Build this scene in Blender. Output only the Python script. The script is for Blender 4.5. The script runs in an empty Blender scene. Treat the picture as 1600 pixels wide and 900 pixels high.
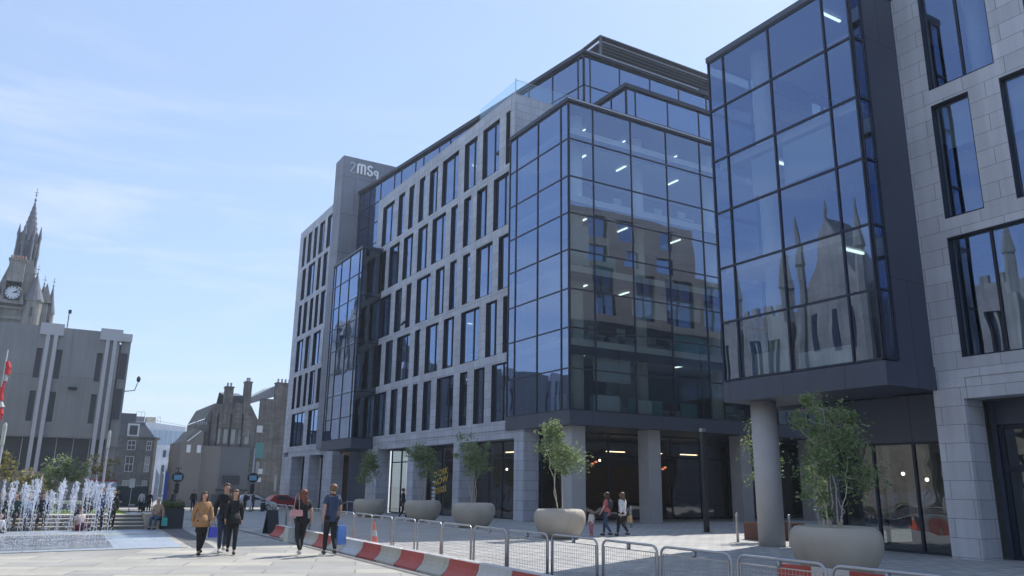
import bpy, bmesh, math, random
from mathutils import Vector, Matrix
random.seed(7)
sc = bpy.context.scene
COL = sc.collection
R = math.radians
# ------------------------------------------------------------------ camera, sky, sun, exposure
H_EYE = 1.85
cam_d = bpy.data.cameras.new("camera"); cam = bpy.data.objects.new("camera", cam_d); COL.objects.link(cam)
cam_d.sensor_width = 36.0; cam_d.lens = 27.525; cam_d.clip_end = 3000; cam_d.clip_start = 0.05
_p, _r, _y = .24673, .01382, .53276
_f = Vector((math.sin(_y)*math.cos(_p), math.cos(_y)*math.cos(_p), math.sin(_p)))
_rt = Vector((math.cos(_y), -math.sin(_y), 0)); _up = _rt.cross(_f)
_R = _rt*math.cos(_r)+_up*math.sin(_r); _U = -_rt*math.sin(_r)+_up*math.cos(_r)
cam.matrix_world = Matrix(((_R.x, _U.x, -_f.x, 0), (_R.y, _U.y, -_f.y, 0), (_R.z, _U.z, -_f.z, H_EYE), (0, 0, 0, 1)))
sc.camera = cam
SUN = Vector((.913*math.cos(R(50)), .407*math.cos(R(50)), math.sin(R(50)))).normalized()
sd = bpy.data.lights.new("sun", 'SUN'); sun = bpy.data.objects.new("sun", sd); COL.objects.link(sun)
sd.energy = 3.8; sd.angle = R(.5); sd.color = (1, .95, .87)
sun.rotation_euler = SUN.to_track_quat('Z', 'Y').to_euler()
sun.location = (60, 30, 80)
sc.view_settings.view_transform = 'Standard'; sc.view_settings.look = 'None'
sc.view_settings.exposure = 0.6; sc.view_settings.gamma = 1
w = bpy.data.worlds.new("World"); sc.world = w; w.use_nodes = True
nt = w.node_tree; nt.nodes.clear()
def N(t, kind, **kw):
    n = t.nodes.new(kind)
    for k, v in kw.items(): setattr(n, k, v)
    return n
out = N(nt, 'ShaderNodeOutputWorld'); bg = N(nt, 'ShaderNodeBackground'); bg.inputs[1].default_value = .125
sky = N(nt, 'ShaderNodeTexSky', sky_type='NISHITA'); sky.sun_disc = False
sky.sun_elevation = R(50); sky.sun_rotation = math.atan2(.913, .407)
sky.air_density = 1.1; sky.dust_density = .5; sky.ozone_density = 2.5; sky.altitude = 20
tc = N(nt, 'ShaderNodeTexCoord'); mp = N(nt, 'ShaderNodeMapping'); mp.inputs['Rotation'].default_value = (0, .28, .5)
mp.inputs['Scale'].default_value = (1.4, 1.4, 11)
nz = N(nt, 'ShaderNodeTexNoise'); nz.inputs['Scale'].default_value = 1.7; nz.inputs['Detail'].default_value = 9; nz.inputs['Roughness'].default_value = .62
nz.inputs['Distortion'].default_value = .5
cr = N(nt, 'ShaderNodeValToRGB'); cr.color_ramp.elements[0].position = .44; cr.color_ramp.elements[1].position = .74
sep = N(nt, 'ShaderNodeSeparateXYZ')
mx = N(nt, 'ShaderNodeMapRange'); mx.inputs[1].default_value = .62; mx.inputs[2].default_value = .12   # fade clouds towards +x
mz = N(nt, 'ShaderNodeMapRange'); mz.inputs[1].default_value = .52; mz.inputs[2].default_value = .3
mul = N(nt, 'ShaderNodeMath', operation='MULTIPLY'); mul2 = N(nt, 'ShaderNodeMath', operation='MULTIPLY')
mul3 = N(nt, 'ShaderNodeMath', operation='MULTIPLY'); mul3.inputs[1].default_value = .8
mix = N(nt, 'ShaderNodeMix', data_type='RGBA'); mix.inputs[7].default_value = (4.6, 5.0, 5.7, 1)
veil = N(nt, 'ShaderNodeMix', data_type='RGBA'); veil.inputs[0].default_value = .55; veil.inputs[7].default_value = (2.9, 3.8, 5.6, 1)
L = nt.links.new
L(tc.outputs['Generated'], mp.inputs[0]); L(mp.outputs[0], nz.inputs['Vector']); L(nz.outputs['Fac'], cr.inputs[0])
L(tc.outputs['Generated'], sep.inputs[0]); L(sep.outputs[0], mx.inputs[0]); L(sep.outputs[2], mz.inputs[0])
L(cr.outputs[0], mul.inputs[0]); L(mx.outputs[0], mul.inputs[1]); L(mul.outputs[0], mul2.inputs[0]); L(mz.outputs[0], mul2.inputs[1])
L(mul2.outputs[0], mul3.inputs[0]); L(mul3.outputs[0], mix.inputs[0])
L(sky.outputs[0], veil.inputs[6]); L(veil.outputs[2], mix.inputs[6]); L(mix.outputs[2], bg.inputs[0]); L(bg.outputs[0], out.inputs[0])
sc.render.engine = 'CYCLES'
try:
    sc.cycles.max_bounces = 8; sc.cycles.transparent_max_bounces = 24; sc.cycles.glossy_bounces = 4; sc.cycles.diffuse_bounces = 3
    sc.cycles.use_denoising = True; sc.cycles.sample_clamp_indirect = 4; sc.cycles.caustics_reflective = False
except Exception: pass

# ------------------------------------------------------------------ materials
def newmat(name):
    m = bpy.data.materials.new(name); m.use_nodes = True; t = m.node_tree; b = t.nodes['Principled BSDF']
    return m, t, b
def mat(name, col, rough=.7, metal=0, var=.12, scale=6, bump=0, spec=None, emit=None, estr=1):
    m, t, b = newmat(name)
    b.inputs['Roughness'].default_value = rough; b.inputs['Metallic'].default_value = metal
    if spec is not None: b.inputs['Specular IOR Level'].default_value = spec
    n = N(t, 'ShaderNodeTexNoise'); n.inputs['Scale'].default_value = scale; n.inputs['Detail'].default_value = 5
    g = N(t, 'ShaderNodeTexCoord'); t.links.new(g.outputs['Object'], n.inputs['Vector'])
    r = N(t, 'ShaderNodeMapRange'); r.inputs[3].default_value = 1-var; r.inputs[4].default_value = 1+var
    mm = N(t, 'ShaderNodeMix', data_type='RGBA', blend_type='MULTIPLY'); mm.inputs[0].default_value = 1
    mm.inputs[6].default_value = (*col, 1)
    t.links.new(n.outputs['Fac'], r.inputs[0]); t.links.new(r.outputs[0], mm.inputs[7]); t.links.new(mm.outputs[2], b.inputs['Base Color'])
    if bump:
        bp = N(t, 'ShaderNodeBump'); bp.inputs['Strength'].default_value = bump; bp.inputs['Distance'].default_value = .02
        t.links.new(n.outputs['Fac'], bp.inputs['Height']); t.links.new(bp.outputs[0], b.inputs['Normal'])
    if emit: b.inputs['Emission Color'].default_value = (*emit, 1); b.inputs['Emission Strength'].default_value = estr
    return m
def wallcoords(t):
    # u along the wall (by its normal), v = height
    g = N(t, 'ShaderNodeNewGeometry'); s = N(t, 'ShaderNodeSeparateXYZ'); t.links.new(g.outputs['Position'], s.inputs[0])
    s2 = N(t, 'ShaderNodeSeparateXYZ'); t.links.new(g.outputs['Normal'], s2.inputs[0])
    ab = N(t, 'ShaderNodeMath', operation='ABSOLUTE'); t.links.new(s2.outputs[0], ab.inputs[0])
    gt = N(t, 'ShaderNodeMath', operation='GREATER_THAN'); gt.inputs[1].default_value = .6; t.links.new(ab.outputs[0], gt.inputs[0])
    mi = N(t, 'ShaderNodeMix', data_type='FLOAT'); t.links.new(gt.outputs[0], mi.inputs[0]); t.links.new(s.outputs[0], mi.inputs[2]); t.links.new(s.outputs[1], mi.inputs[3])
    c = N(t, 'ShaderNodeCombineXYZ'); t.links.new(mi.outputs[0], c.inputs[0]); t.links.new(s.outputs[2], c.inputs[1])
    return c.outputs[0], g.outputs['Position']
def panel_mat(name, col, bw, bh, mortar, mcol, rough=.75, var=.06, speck=.06, off=(0, 0, 0), stain=.12):
    m, t, b = newmat(name); b.inputs['Roughness'].default_value = rough
    vec, pos = wallcoords(t)
    mp = N(t, 'ShaderNodeMapping'); mp.inputs['Location'].default_value = off; t.links.new(vec, mp.inputs[0])
    br = N(t, 'ShaderNodeTexBrick'); t.links.new(mp.outputs[0], br.inputs['Vector'])
    br.inputs['Scale'].default_value = 1; br.inputs['Brick Width'].default_value = bw; br.inputs['Row Height'].default_value = bh
    br.inputs['Mortar Size'].default_value = mortar; br.inputs['Mortar Smooth'].default_value = .1
    br.inputs['Color1'].default_value = (*[c*(1-var) for c in col], 1); br.inputs['Color2'].default_value = (*[c*(1+var) for c in col], 1)
    br.inputs['Mortar'].default_value = (*mcol, 1)
    n = N(t, 'ShaderNodeTexNoise'); n.inputs['Scale'].default_value = 45; n.inputs['Detail'].default_value = 3; t.links.new(pos, n.inputs['Vector'])
    r = N(t, 'ShaderNodeMapRange'); r.inputs[3].default_value = 1-speck*2; r.inputs[4].default_value = 1+speck*2; t.links.new(n.outputs['Fac'], r.inputs[0])
    n2 = N(t, 'ShaderNodeTexNoise'); n2.inputs['Scale'].default_value = .45; n2.inputs['Detail'].default_value = 6; t.links.new(pos, n2.inputs['Vector'])
    r2 = N(t, 'ShaderNodeMapRange'); r2.inputs[1].default_value = .3; r2.inputs[2].default_value = .7; r2.inputs[3].default_value = 1-stain; r2.inputs[4].default_value = 1+stain*.5; t.links.new(n2.outputs['Fac'], r2.inputs[0])
    mv = N(t, 'ShaderNodeMapping'); mv.inputs['Scale'].default_value = (2.6, .16, 1); t.links.new(vec, mv.inputs[0])
    n4 = N(t, 'ShaderNodeTexNoise'); n4.inputs['Scale'].default_value = 1; n4.inputs['Detail'].default_value = 6; t.links.new(mv.outputs[0], n4.inputs['Vector'])
    r4 = N(t, 'ShaderNodeMapRange'); r4.inputs[1].default_value = .35; r4.inputs[2].default_value = .62; r4.inputs[3].default_value = 1-stain*1.1; r4.inputs[4].default_value = 1.02; t.links.new(n4.outputs['Fac'], r4.inputs[0])
    ml0 = N(t, 'ShaderNodeMath', operation='MULTIPLY'); t.links.new(r.outputs[0], ml0.inputs[0]); t.links.new(r4.outputs[0], ml0.inputs[1])
    ml = N(t, 'ShaderNodeMath', operation='MULTIPLY'); t.links.new(ml0.outputs[0], ml.inputs[0]); t.links.new(r2.outputs[0], ml.inputs[1])
    mm = N(t, 'ShaderNodeMix', data_type='RGBA', blend_type='MULTIPLY'); mm.inputs[0].default_value = 1
    t.links.new(br.outputs['Color'], mm.inputs[6]); t.links.new(ml.outputs[0], mm.inputs[7]); t.links.new(mm.outputs[2], b.inputs['Base Color'])
    bp = N(t, 'ShaderNodeBump'); bp.inputs['Strength'].default_value = .5; bp.inputs['Distance'].default_value = .01; bp.invert = True
    t.links.new(br.outputs['Fac'], bp.inputs['Height']); t.links.new(bp.outputs[0], b.inputs['Normal'])
    return m
def glass_mat(name, f0=.2, tint=(.72, .84, 1), trans=(.34, .40, .41), bump=.02, bscale=.6, rough=.0):
    m = bpy.data.materials.new(name); m.use_nodes = True; t = m.node_tree; t.nodes.clear()
    o = N(t, 'ShaderNodeOutputMaterial'); mi = N(t, 'ShaderNodeMixShader'); tr = N(t, 'ShaderNodeBsdfTransparent'); gl = N(t, 'ShaderNodeBsdfGlossy')
    gl.inputs['Roughness'].default_value = rough; gl.inputs['Color'].default_value = (*tint, 1); tr.inputs[0].default_value = (*trans, 1)
    lw = N(t, 'ShaderNodeLayerWeight'); lw.inputs[0].default_value = .5
    pw = N(t, 'ShaderNodeMath', operation='POWER'); pw.inputs[1].default_value = 4.5; t.links.new(lw.outputs['Facing'], pw.inputs[0])
    r = N(t, 'ShaderNodeMapRange'); r.inputs[3].default_value = f0; r.inputs[4].default_value = 1; t.links.new(pw.outputs[0], r.inputs[0])
    g = N(t, 'ShaderNodeNewGeometry'); n = N(t, 'ShaderNodeTexNoise'); n.inputs['Scale'].default_value = bscale; n.inputs['Detail'].default_value = 1
    t.links.new(g.outputs['Position'], n.inputs['Vector'])
    bp = N(t, 'ShaderNodeBump'); bp.inputs['Strength'].default_value = bump; bp.inputs['Distance'].default_value = .3
    t.links.new(n.outputs['Fac'], bp.inputs['Height']); t.links.new(bp.outputs[0], gl.inputs['Normal'])
    t.links.new(r.outputs[0], mi.inputs[0]); t.links.new(tr.outputs[0], mi.inputs[1]); t.links.new(gl.outputs[0], mi.inputs[2]); t.links.new(mi.outputs[0], o.inputs[0])
    return m
M = {}
M['stone'] = panel_mat('granite_cladding', (.49, .52, .60), 1.35, .525, .009, (.17, .18, .20), var=.09)
M['stone2'] = panel_mat('granite_cladding_near', (.52, .545, .61), 1.25, .525, .009, (.24, .25, .28), var=.08, speck=.07, off=(.2, -.05, 0))
M['tan'] = panel_mat('warm_stone_cladding', (.36, .30, .26), 1.4, .6, .012, (.12, .10, .09))
M['glass_b'] = glass_mat('corner_facade_glass', .29, (.56, .70, 1), (.66, .74, .73), .025, .5)
M['glass2'] = glass_mat('near_facade_glass', .33, (.44, .58, .92), (.55, .62, .63), .025, .5)
M['glass'] = glass_mat('facade_glass', .40, (.50, .66, 1), (.34, .40, .42), .025, .5)
M['glass_shop'] = glass_mat('shopfront_glass', .13, (.85, .9, 1), (.42, .46, .46), .06, .8)
M['glass_low'] = glass_mat('dark_window_glass', .12, (.8, .88, 1), (.2, .22, .25), .05, 1)
M['glass_clear'] = glass_mat('balustrade_glass', .06, (.85, .95, 1), (.90, .96, .97), .01, 1)
M['mull'] = mat('dark_mullion_metal', (.024, .03, .055), .45, .3)
M['frame'] = mat('dark_bronze_frame', (.018, .022, .038), .5, .2)
M['fascia'] = panel_mat('dark_grey_panels', (.058, .072, .11), 2.3, 8, .01, (.01, .01, .012), rough=.45, var=.04, speck=.02, stain=.05)
M['capmetal'] = mat('bright_edge_trim', (.45, .46, .5), .35, .7)
M['louvre'] = mat('louvre_metal', (.10, .11, .14), .5, .4)
M['slab'] = mat('ceiling_white', (.66, .68, .68), .8)
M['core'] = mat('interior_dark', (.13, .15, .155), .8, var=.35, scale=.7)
M['interior'] = mat('interior_wall', (.36, .40, .39), .8, var=.3, scale=.5)
M['wood'] = mat('interior_timber', (.22, .11, .06), .6, var=.3, scale=1.5)
M['wood2'] = mat('warm_brown_panelling', (.20, .135, .09), .7, var=.45, scale=1.1)
M['warml'] = mat('warm_strip_lamp', (.8, .7, .5), .5, emit=(1, .74, .45), estr=4)
M['intcol'] = mat('white_column', (.82, .86, .86), .6)
M['tealp'] = mat('teal_screen', (.10, .32, .34), .6)
M['light'] = mat('office_light', (.8, .8, .8), .5, emit=(.85, 1, .97), estr=1.5)
M['bulb'] = mat('warm_bulb', (.9, .8, .6), .5, emit=(1, .86, .66), estr=5)
M['redlight'] = mat('red_lamp_shade', (.8, .2, .1), .5, emit=(1, .3, .15), estr=1.3)
M['blind'] = mat('pale_blind', (.55, .62, .66), .8, var=.05)
M['colconc'] = mat('smooth_concrete', (.42, .42, .43), .75, var=.1, scale=2)
M['conc'] = mat('planter_concrete', (.44, .40, .34), .8, var=.26, scale=1.9, bump=.25)
M['soil'] = mat('soil', (.05, .035, .025), .95)
M['steel'] = mat('galvanised_steel', (.42, .43, .46), .4, .75, var=.15, scale=9)
M['blacksteel'] = mat('dark_steel', (.03, .035, .045), .5, .3)
M['red'] = mat('faded_red_plastic', (.42, .085, .075), .65, var=.38, scale=4)
M['white'] = mat('dirty_white_plastic', (.55, .57, .59), .6, var=.25, scale=4)
M['cream'] = mat('dirty_cream_plastic', (.44, .43, .38), .65, var=.3, scale=4)
M['topwhite'] = mat('barrier_top', (.60, .59, .57), .7, var=.12, scale=4)
M['corten'] = mat('rust_steel', (.13, .06, .04), .8, var=.3, scale=5)
M['bark'] = mat('birch_bark', (.52, .46, .38), .85, var=.4, scale=14)
M['whitemet'] = mat('white_letters', (.92, .93, .95), .5)
M['yellow'] = mat('yellow_lettering', (.62, .42, .05), .6)

def leaf_mat(name, c1, c2):
    m, t, b = newmat(name)
    inf = N(t, 'ShaderNodeNewGeometry'); rp = N(t, 'ShaderNodeMix', data_type='RGBA')
    rp.inputs[6].default_value = (*c1, 1); rp.inputs[7].default_value = (*c2, 1)
    t.links.new(inf.outputs['Random Per Island'], rp.inputs[0]); t.links.new(rp.outputs[2], b.inputs['Base Color'])
    b.inputs['Roughness'].default_value = .55
    tl = N(t, 'ShaderNodeBsdfTranslucent'); t.links.new(rp.outputs[2], tl.inputs[0]); ms = N(t, 'ShaderNodeMixShader'); ms.inputs[0].default_value = .48
    o = t.nodes['Material Output']; t.links.new(b.outputs[0], ms.inputs[1]); t.links.new(tl.outputs[0], ms.inputs[2]); t.links.new(ms.outputs[0], o.inputs[0])
    return m
M['leaf'] = leaf_mat('birch_leaves', (.12, .19, .07), (.30, .38, .18))
M['leafy'] = leaf_mat('yellow_green_leaves', (.16, .15, .04), (.34, .30, .10))
M['hedge'] = leaf_mat('hedge_leaves', (.04, .08, .02), (.16, .20, .06))

# ------------------------------------------------------------------ mesh helpers
class MB:
    def __init__(s): s.v = []; s.f = []; s.m = []; s.mi = 0
    def add(s, vs, fs):
        b = len(s.v); s.v += [tuple(v) for v in vs]; s.f += [tuple(i+b for i in f) for f in fs]; s.m += [s.mi]*len(fs)
        return s
    def box(s, x0, x1, y0, y1, z0, z1):
        if x0 > x1: x0, x1 = x1, x0
        if y0 > y1: y0, y1 = y1, y0
        if z0 > z1: z0, z1 = z1, z0
        return s.add([(x0, y0, z0), (x1, y0, z0), (x1, y1, z0), (x0, y1, z0), (x0, y0, z1), (x1, y0, z1), (x1, y1, z1), (x0, y1, z1)],
              [(0, 3, 2, 1), (4, 5, 6, 7), (0, 1, 5, 4), (1, 2, 6, 5), (2, 3, 7, 6), (3, 0, 4, 7)])
    def prism(s, poly, z0, z1, cap=True):
        n = len(poly); a = sum(poly[i][0]*poly[(i+1) % n][1]-poly[(i+1) % n][0]*poly[i][1] for i in range(n))
        if a < 0: poly = poly[::-1]
        vs = [(x, y, z0) for x, y in poly]+[(x, y, z1) for x, y in poly]
        fs = [(i, (i+1) % n, n+(i+1) % n, n+i) for i in range(n)]
        if cap: fs += [tuple(range(n))[::-1], tuple(range(n, 2*n))]
        return s.add(vs, fs)
    def xprism(s, poly, y0, y1):           # poly in (x,z), extruded along y
        n = len(poly); vs = [(x, y0, z) for x, z in poly]+[(x, y1, z) for x, z in poly]
        fs = [(i, (i+1) % n, n+(i+1) % n, n+i) for i in range(n)]+[tuple(range(n))[::-1], tuple(range(n, 2*n))]
        return s.add(vs, fs)
    def beam(s, a, b, w, h=None):          # oriented square bar
        h = h or w; a = Vector(a); b = Vector(b); d = (b-a).normalized()
        u = d.cross(Vector((0, 0, 1)));  u = Vector((1, 0, 0)) if u.length < 1e-4 else u.normalized(); v = u.cross(d)
        q = [u*(i*w/2)+v*(j*h/2) for i, j in ((-1, -1), (1, -1), (1, 1), (-1, 1))]
        return s.add([a+k for k in q]+[b+k for k in q], [(3, 2, 1, 0), (4, 5, 6, 7), (0, 1, 5, 4), (1, 2, 6, 5), (2, 3, 7, 6), (3, 0, 4, 7)])
    def tube(s, pts, rad, n=8, caps=True):
        pts = [Vector(p) for p in pts]; rs = rad if isinstance(rad, (list, tuple)) else [rad]*len(pts); b0 = None; vs = []; fs = []
        u = None
        for i, p in enumerate(pts):
            d = (pts[min(i+1, len(pts)-1)]-pts[max(i-1, 0)]).normalized()
            if u is None: u = d.orthogonal().normalized()
            else:
                u = (u-d*u.dot(d)); u = d.orthogonal().normalized() if u.length < 1e-5 else u.normalized()
            v = d.cross(u)
            for k in range(n):
                a = 2*math.pi*k/n; vs.append(p+(u*math.cos(a)+v*math.sin(a))*rs[i])
        for i in range(len(pts)-1):
            for k in range(n): fs.append((i*n+k, i*n+(k+1) % n, (i+1)*n+(k+1) % n, (i+1)*n+k))
        if caps: fs += [tuple(range(n))[::-1], tuple(range((len(pts)-1)*n, len(pts)*n))]
        return s.add(vs, fs)
    def lathe(s, prof, c=(0, 0), n=24, z0=0, sx=1, sy=1):
        vs = []; fs = []
        for r, z in prof:
            for k in range(n):
                a = 2*math.pi*k/n; vs.append((c[0]+r*sx*math.cos(a), c[1]+r*sy*math.sin(a), z0+z))
        for i in range(len(prof)-1):
            for k in range(n): fs.append((i*n+k, i*n+(k+1) % n, (i+1)*n+(k+1) % n, (i+1)*n+k))
        fs += [tuple(range(n))[::-1], tuple(range((len(prof)-1)*n, len(prof)*n))]
        return s.add(vs, fs)
    def ball(s, c, r, n=10, m=6):
        rx, ry, rz = r if isinstance(r, tuple) else (r, r, r); vs = [(c[0], c[1], c[2]-rz)]; fs = []
        for i in range(1, m):
            t = math.pi*i/m-math.pi/2
            for k in range(n):
                a = 2*math.pi*k/n; vs.append((c[0]+rx*math.cos(t)*math.cos(a), c[1]+ry*math.cos(t)*math.sin(a), c[2]+rz*math.sin(t)))
        vs.append((c[0], c[1], c[2]+rz)); top = len(vs)-1
        for k in range(n): fs.append((0, 1+(k+1) % n, 1+k)); fs.append((top, top-n+k, top-n+(k+1) % n))
        for i in range(m-2):
            for k in range(n): fs.append((1+i*n+k, 1+i*n+(k+1) % n, 1+(i+1)*n+(k+1) % n, 1+(i+1)*n+k))
        return s.add(vs, fs)
    def build(s, name, mats, parent=None, smooth=False, loc=None):
        me = bpy.data.meshes.new(name)
        if parent is not None and parent.get('_o') is not None:
            o = Vector(parent['_o']); me.from_pydata([tuple(Vector(v)-o) for v in s.v], [], s.f)
        else: me.from_pydata(s.v, [], s.f)
        for mm in (mats if isinstance(mats, list) else [mats]): me.materials.append(mm)
        if len(set(s.m)) > 1: me.polygons.foreach_set('material_index', s.m)
        if smooth: me.polygons.foreach_set('use_smooth', [True]*len(me.polygons))
        me.update(); ob = bpy.data.objects.new(name, me); COL.objects.link(ob)
        if parent is not None:
            ob.parent = parent
            if parent.get('_o') is not None: ob['_o'] = tuple(parent['_o']); PENDING.append(ob)
        if loc: ob.location = loc
        return ob
PENDING = []
# Parts are written in world coordinates; thing() stores its origin so that build() re-bases them.
def thing(name, label, cat, loc=(0, 0, 0), rotz=0, group=None, world=False):
    o = bpy.data.objects.new(name, None); COL.objects.link(o); o.location = loc; o.rotation_euler = (0, 0, rotz)
    o.empty_display_size = .3; o['label'] = label; o['category'] = cat
    if group: o['group'] = group
    if world: o['_o'] = tuple(loc); PENDING.append(o)
    return o
def tag(o, label, cat, group=None):
    o['label'] = label; o['category'] = cat
    if group: o['group'] = group
    return o
def struct(o): o['kind'] = 'structure'; return o
def dup(root, loc=None, rotz=None, label=None, group=None, scale=None):
    r = root.copy(); COL.objects.link(r)
    if loc is not None: r.location = loc
    if rotz is not None: r.rotation_euler = (0, 0, rotz)
    if label: r['label'] = label
    if group: r['group'] = group
    if scale: r.scale = scale
    for ch in list(root.children):
        c = ch.copy(); COL.objects.link(c); c.parent = r
        for g in list(ch.children):
            d = g.copy(); COL.objects.link(d); d.parent = c
    return r
def gz(y):
    return -.021*(y-40) if y > 50 else (0 if y < 30 else -.021*(y-30)**2/40)
# ------------------------------------------------------------------ ground
def paving(name, col, bw, bh, mcol, var=.08, rough=.8, mortar=.012, rot=0, stain=.15):
    m, t, b = newmat(name); b.inputs['Roughness'].default_value = rough
    g = N(t, 'ShaderNodeNewGeometry'); mp = N(t, 'ShaderNodeMapping'); mp.inputs['Rotation'].default_value = (0, 0, rot); t.links.new(g.outputs['Position'], mp.inputs[0])
    br = N(t, 'ShaderNodeTexBrick'); t.links.new(mp.outputs[0], br.inputs['Vector']); br.inputs['Scale'].default_value = 1
    br.inputs['Brick Width'].default_value = bw; br.inputs['Row Height'].default_value = bh; br.inputs['Mortar Size'].default_value = mortar
    br.inputs['Color1'].default_value = (*[c*(1-var) for c in col], 1); br.inputs['Color2'].default_value = (col[0]*(1+var*1.3), col[1]*(1+var), col[2]*(1+var*.35), 1); br.inputs['Mortar'].default_value = (*mcol, 1)
    n = N(t, 'ShaderNodeTexNoise'); n.inputs['Scale'].default_value = .6; n.inputs['Detail'].default_value = 8; n.inputs['Roughness'].default_value = .65; t.links.new(g.outputs['Position'], n.inputs['Vector'])
    r = N(t, 'ShaderNodeMapRange'); r.inputs[1].default_value = .3; r.inputs[2].default_value = .7; r.inputs[3].default_value = 1-stain; r.inputs[4].default_value = 1+stain*.7; t.links.new(n.outputs['Fac'], r.inputs[0])
    n3 = N(t, 'ShaderNodeTexNoise'); n3.inputs['Scale'].default_value = 25; n3.inputs['Detail'].default_value = 4; t.links.new(g.outputs['Position'], n3.inputs['Vector'])
    r3 = N(t, 'ShaderNodeMapRange'); r3.inputs[3].default_value = .88; r3.inputs[4].default_value = 1.12; t.links.new(n3.outputs['Fac'], r3.inputs[0])
    vo = N(t, 'ShaderNodeTexVoronoi'); vo.inputs['Scale'].default_value = 2.2; t.links.new(g.outputs['Position'], vo.inputs['Vector'])
    rv = N(t, 'ShaderNodeMapRange'); rv.inputs[1].default_value = .035; rv.inputs[2].default_value = .055; rv.inputs[3].default_value = .72; rv.inputs[4].default_value = 1; t.links.new(vo.outputs['Distance'], rv.inputs[0])
    n5 = N(t, 'ShaderNodeTexNoise'); n5.inputs['Scale'].default_value = 2.3; n5.inputs['Detail'].default_value = 7; n5.inputs['Roughness'].default_value = .7; t.links.new(g.outputs['Position'], n5.inputs['Vector'])
    r5 = N(t, 'ShaderNodeMapRange'); r5.inputs[1].default_value = .56; r5.inputs[2].default_value = .7; r5.inputs[3].default_value = 1; r5.inputs[4].default_value = .84; t.links.new(n5.outputs['Fac'], r5.inputs[0])
    mq = N(t, 'ShaderNodeMath', operation='MULTIPLY'); t.links.new(rv.outputs[0], mq.inputs[0]); t.links.new(r5.outputs[0], mq.inputs[1])
    mp0 = N(t, 'ShaderNodeMath', operation='MULTIPLY'); t.links.new(r.outputs[0], mp0.inputs[0]); t.links.new(mq.outputs[0], mp0.inputs[1])
    ml = N(t, 'ShaderNodeMath', operation='MULTIPLY'); t.links.new(mp0.outputs[0], ml.inputs[0]); t.links.new(r3.outputs[0], ml.inputs[1])
    mm = N(t, 'ShaderNodeMix', data_type='RGBA', blend_type='MULTIPLY'); mm.inputs[0].default_value = 1
    t.links.new(br.outputs['Color'], mm.inputs[6]); t.links.new(ml.outputs[0], mm.inputs[7]); t.links.new(mm.outputs[2], b.inputs['Base Color'])
    bp = N(t, 'ShaderNodeBump'); bp.inputs['Strength'].default_value = .4; bp.inputs['Distance'].default_value = .01; bp.invert = True
    t.links.new(br.outputs['Fac'], bp.inputs['Height']); t.links.new(bp.outputs[0], b.inputs['Normal'])
    return m
M['slabs'] = paving('granite_slabs', (.345, .345, .335), 1.9, .85, (.22, .22, .215), var=.17, rot=.35, mortar=.022, stain=.22)
M['setts'] = paving('small_granite_setts', (.40, .405, .415), .6, .3, (.17, .17, .17), var=.14, mortar=.018)
M['asphalt'] = mat('road_asphalt', (.10, .10, .105), .9, var=.15, scale=2)
M['darkpave'] = paving('dark_granite_strip', (.12, .12, .13), .6, .3, (.05, .05, .05))
def sheet(name, poly, m, dz=0, seg=2.0):
    """flat polygon (convex quad a,b,c,d) following the ground's height, subdivided along y"""
    a, b, c, d = [Vector((*p, 0)) for p in poly]
    mb = MB(); L1 = max((d-a).length, (c-b).length); n = max(1, int(L1/seg)); vs = []; fs = []
    for i in range(n+1):
        t = i/n; p = a.lerp(d, t); q = b.lerp(c, t); vs += [(p.x, p.y, gz(p.y)+dz), (q.x, q.y, gz(q.y)+dz)]
    for i in range(n): fs.append((2*i, 2*i+1, 2*i+3, 2*i+2))
    mb.add(vs, fs); return struct(mb.build(name, m))
ys = [-120, -60, -10]+list(range(0, 130, 4))+[160, 250, 600, 900]
mb = MB(); vs = []; fs = []
def gzf(y): return gz(y) if y < 130 else gz(130)
for y in ys: vs += [(-500, y, gzf(y)), (700, y, gzf(y))]
for i in range(len(ys)-1): fs.append((2*i, 2*i+1, 2*i+3, 2*i+2))
mb.add(vs, fs); struct(mb.build('ground', M['slabs']))
sheet('forecourt_paving', [(8.0, -6), (60, -6), (60, 68), (8.0, 68)], M['setts'], .004)
sheet('dark_paving_strip', [(4.15, 24.6), (4.75, 24.6), (5.4, 34.8), (4.55, 34.8)], M['darkpave'], .004)
sheet('kerb_line', [(7.15, 10), (7.3, 10), (7.3, 60), (7.15, 60)], M['darkpave'], .006)
sheet('cross_road', [(-60, 84), (120, 84), (120, 93), (-60, 93)], M['asphalt'], .004)
sheet('sunlit_pavement', [(-60, 78.5), (120, 78.5), (120, 84), (-60, 84)], M['setts'], .008)
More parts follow.
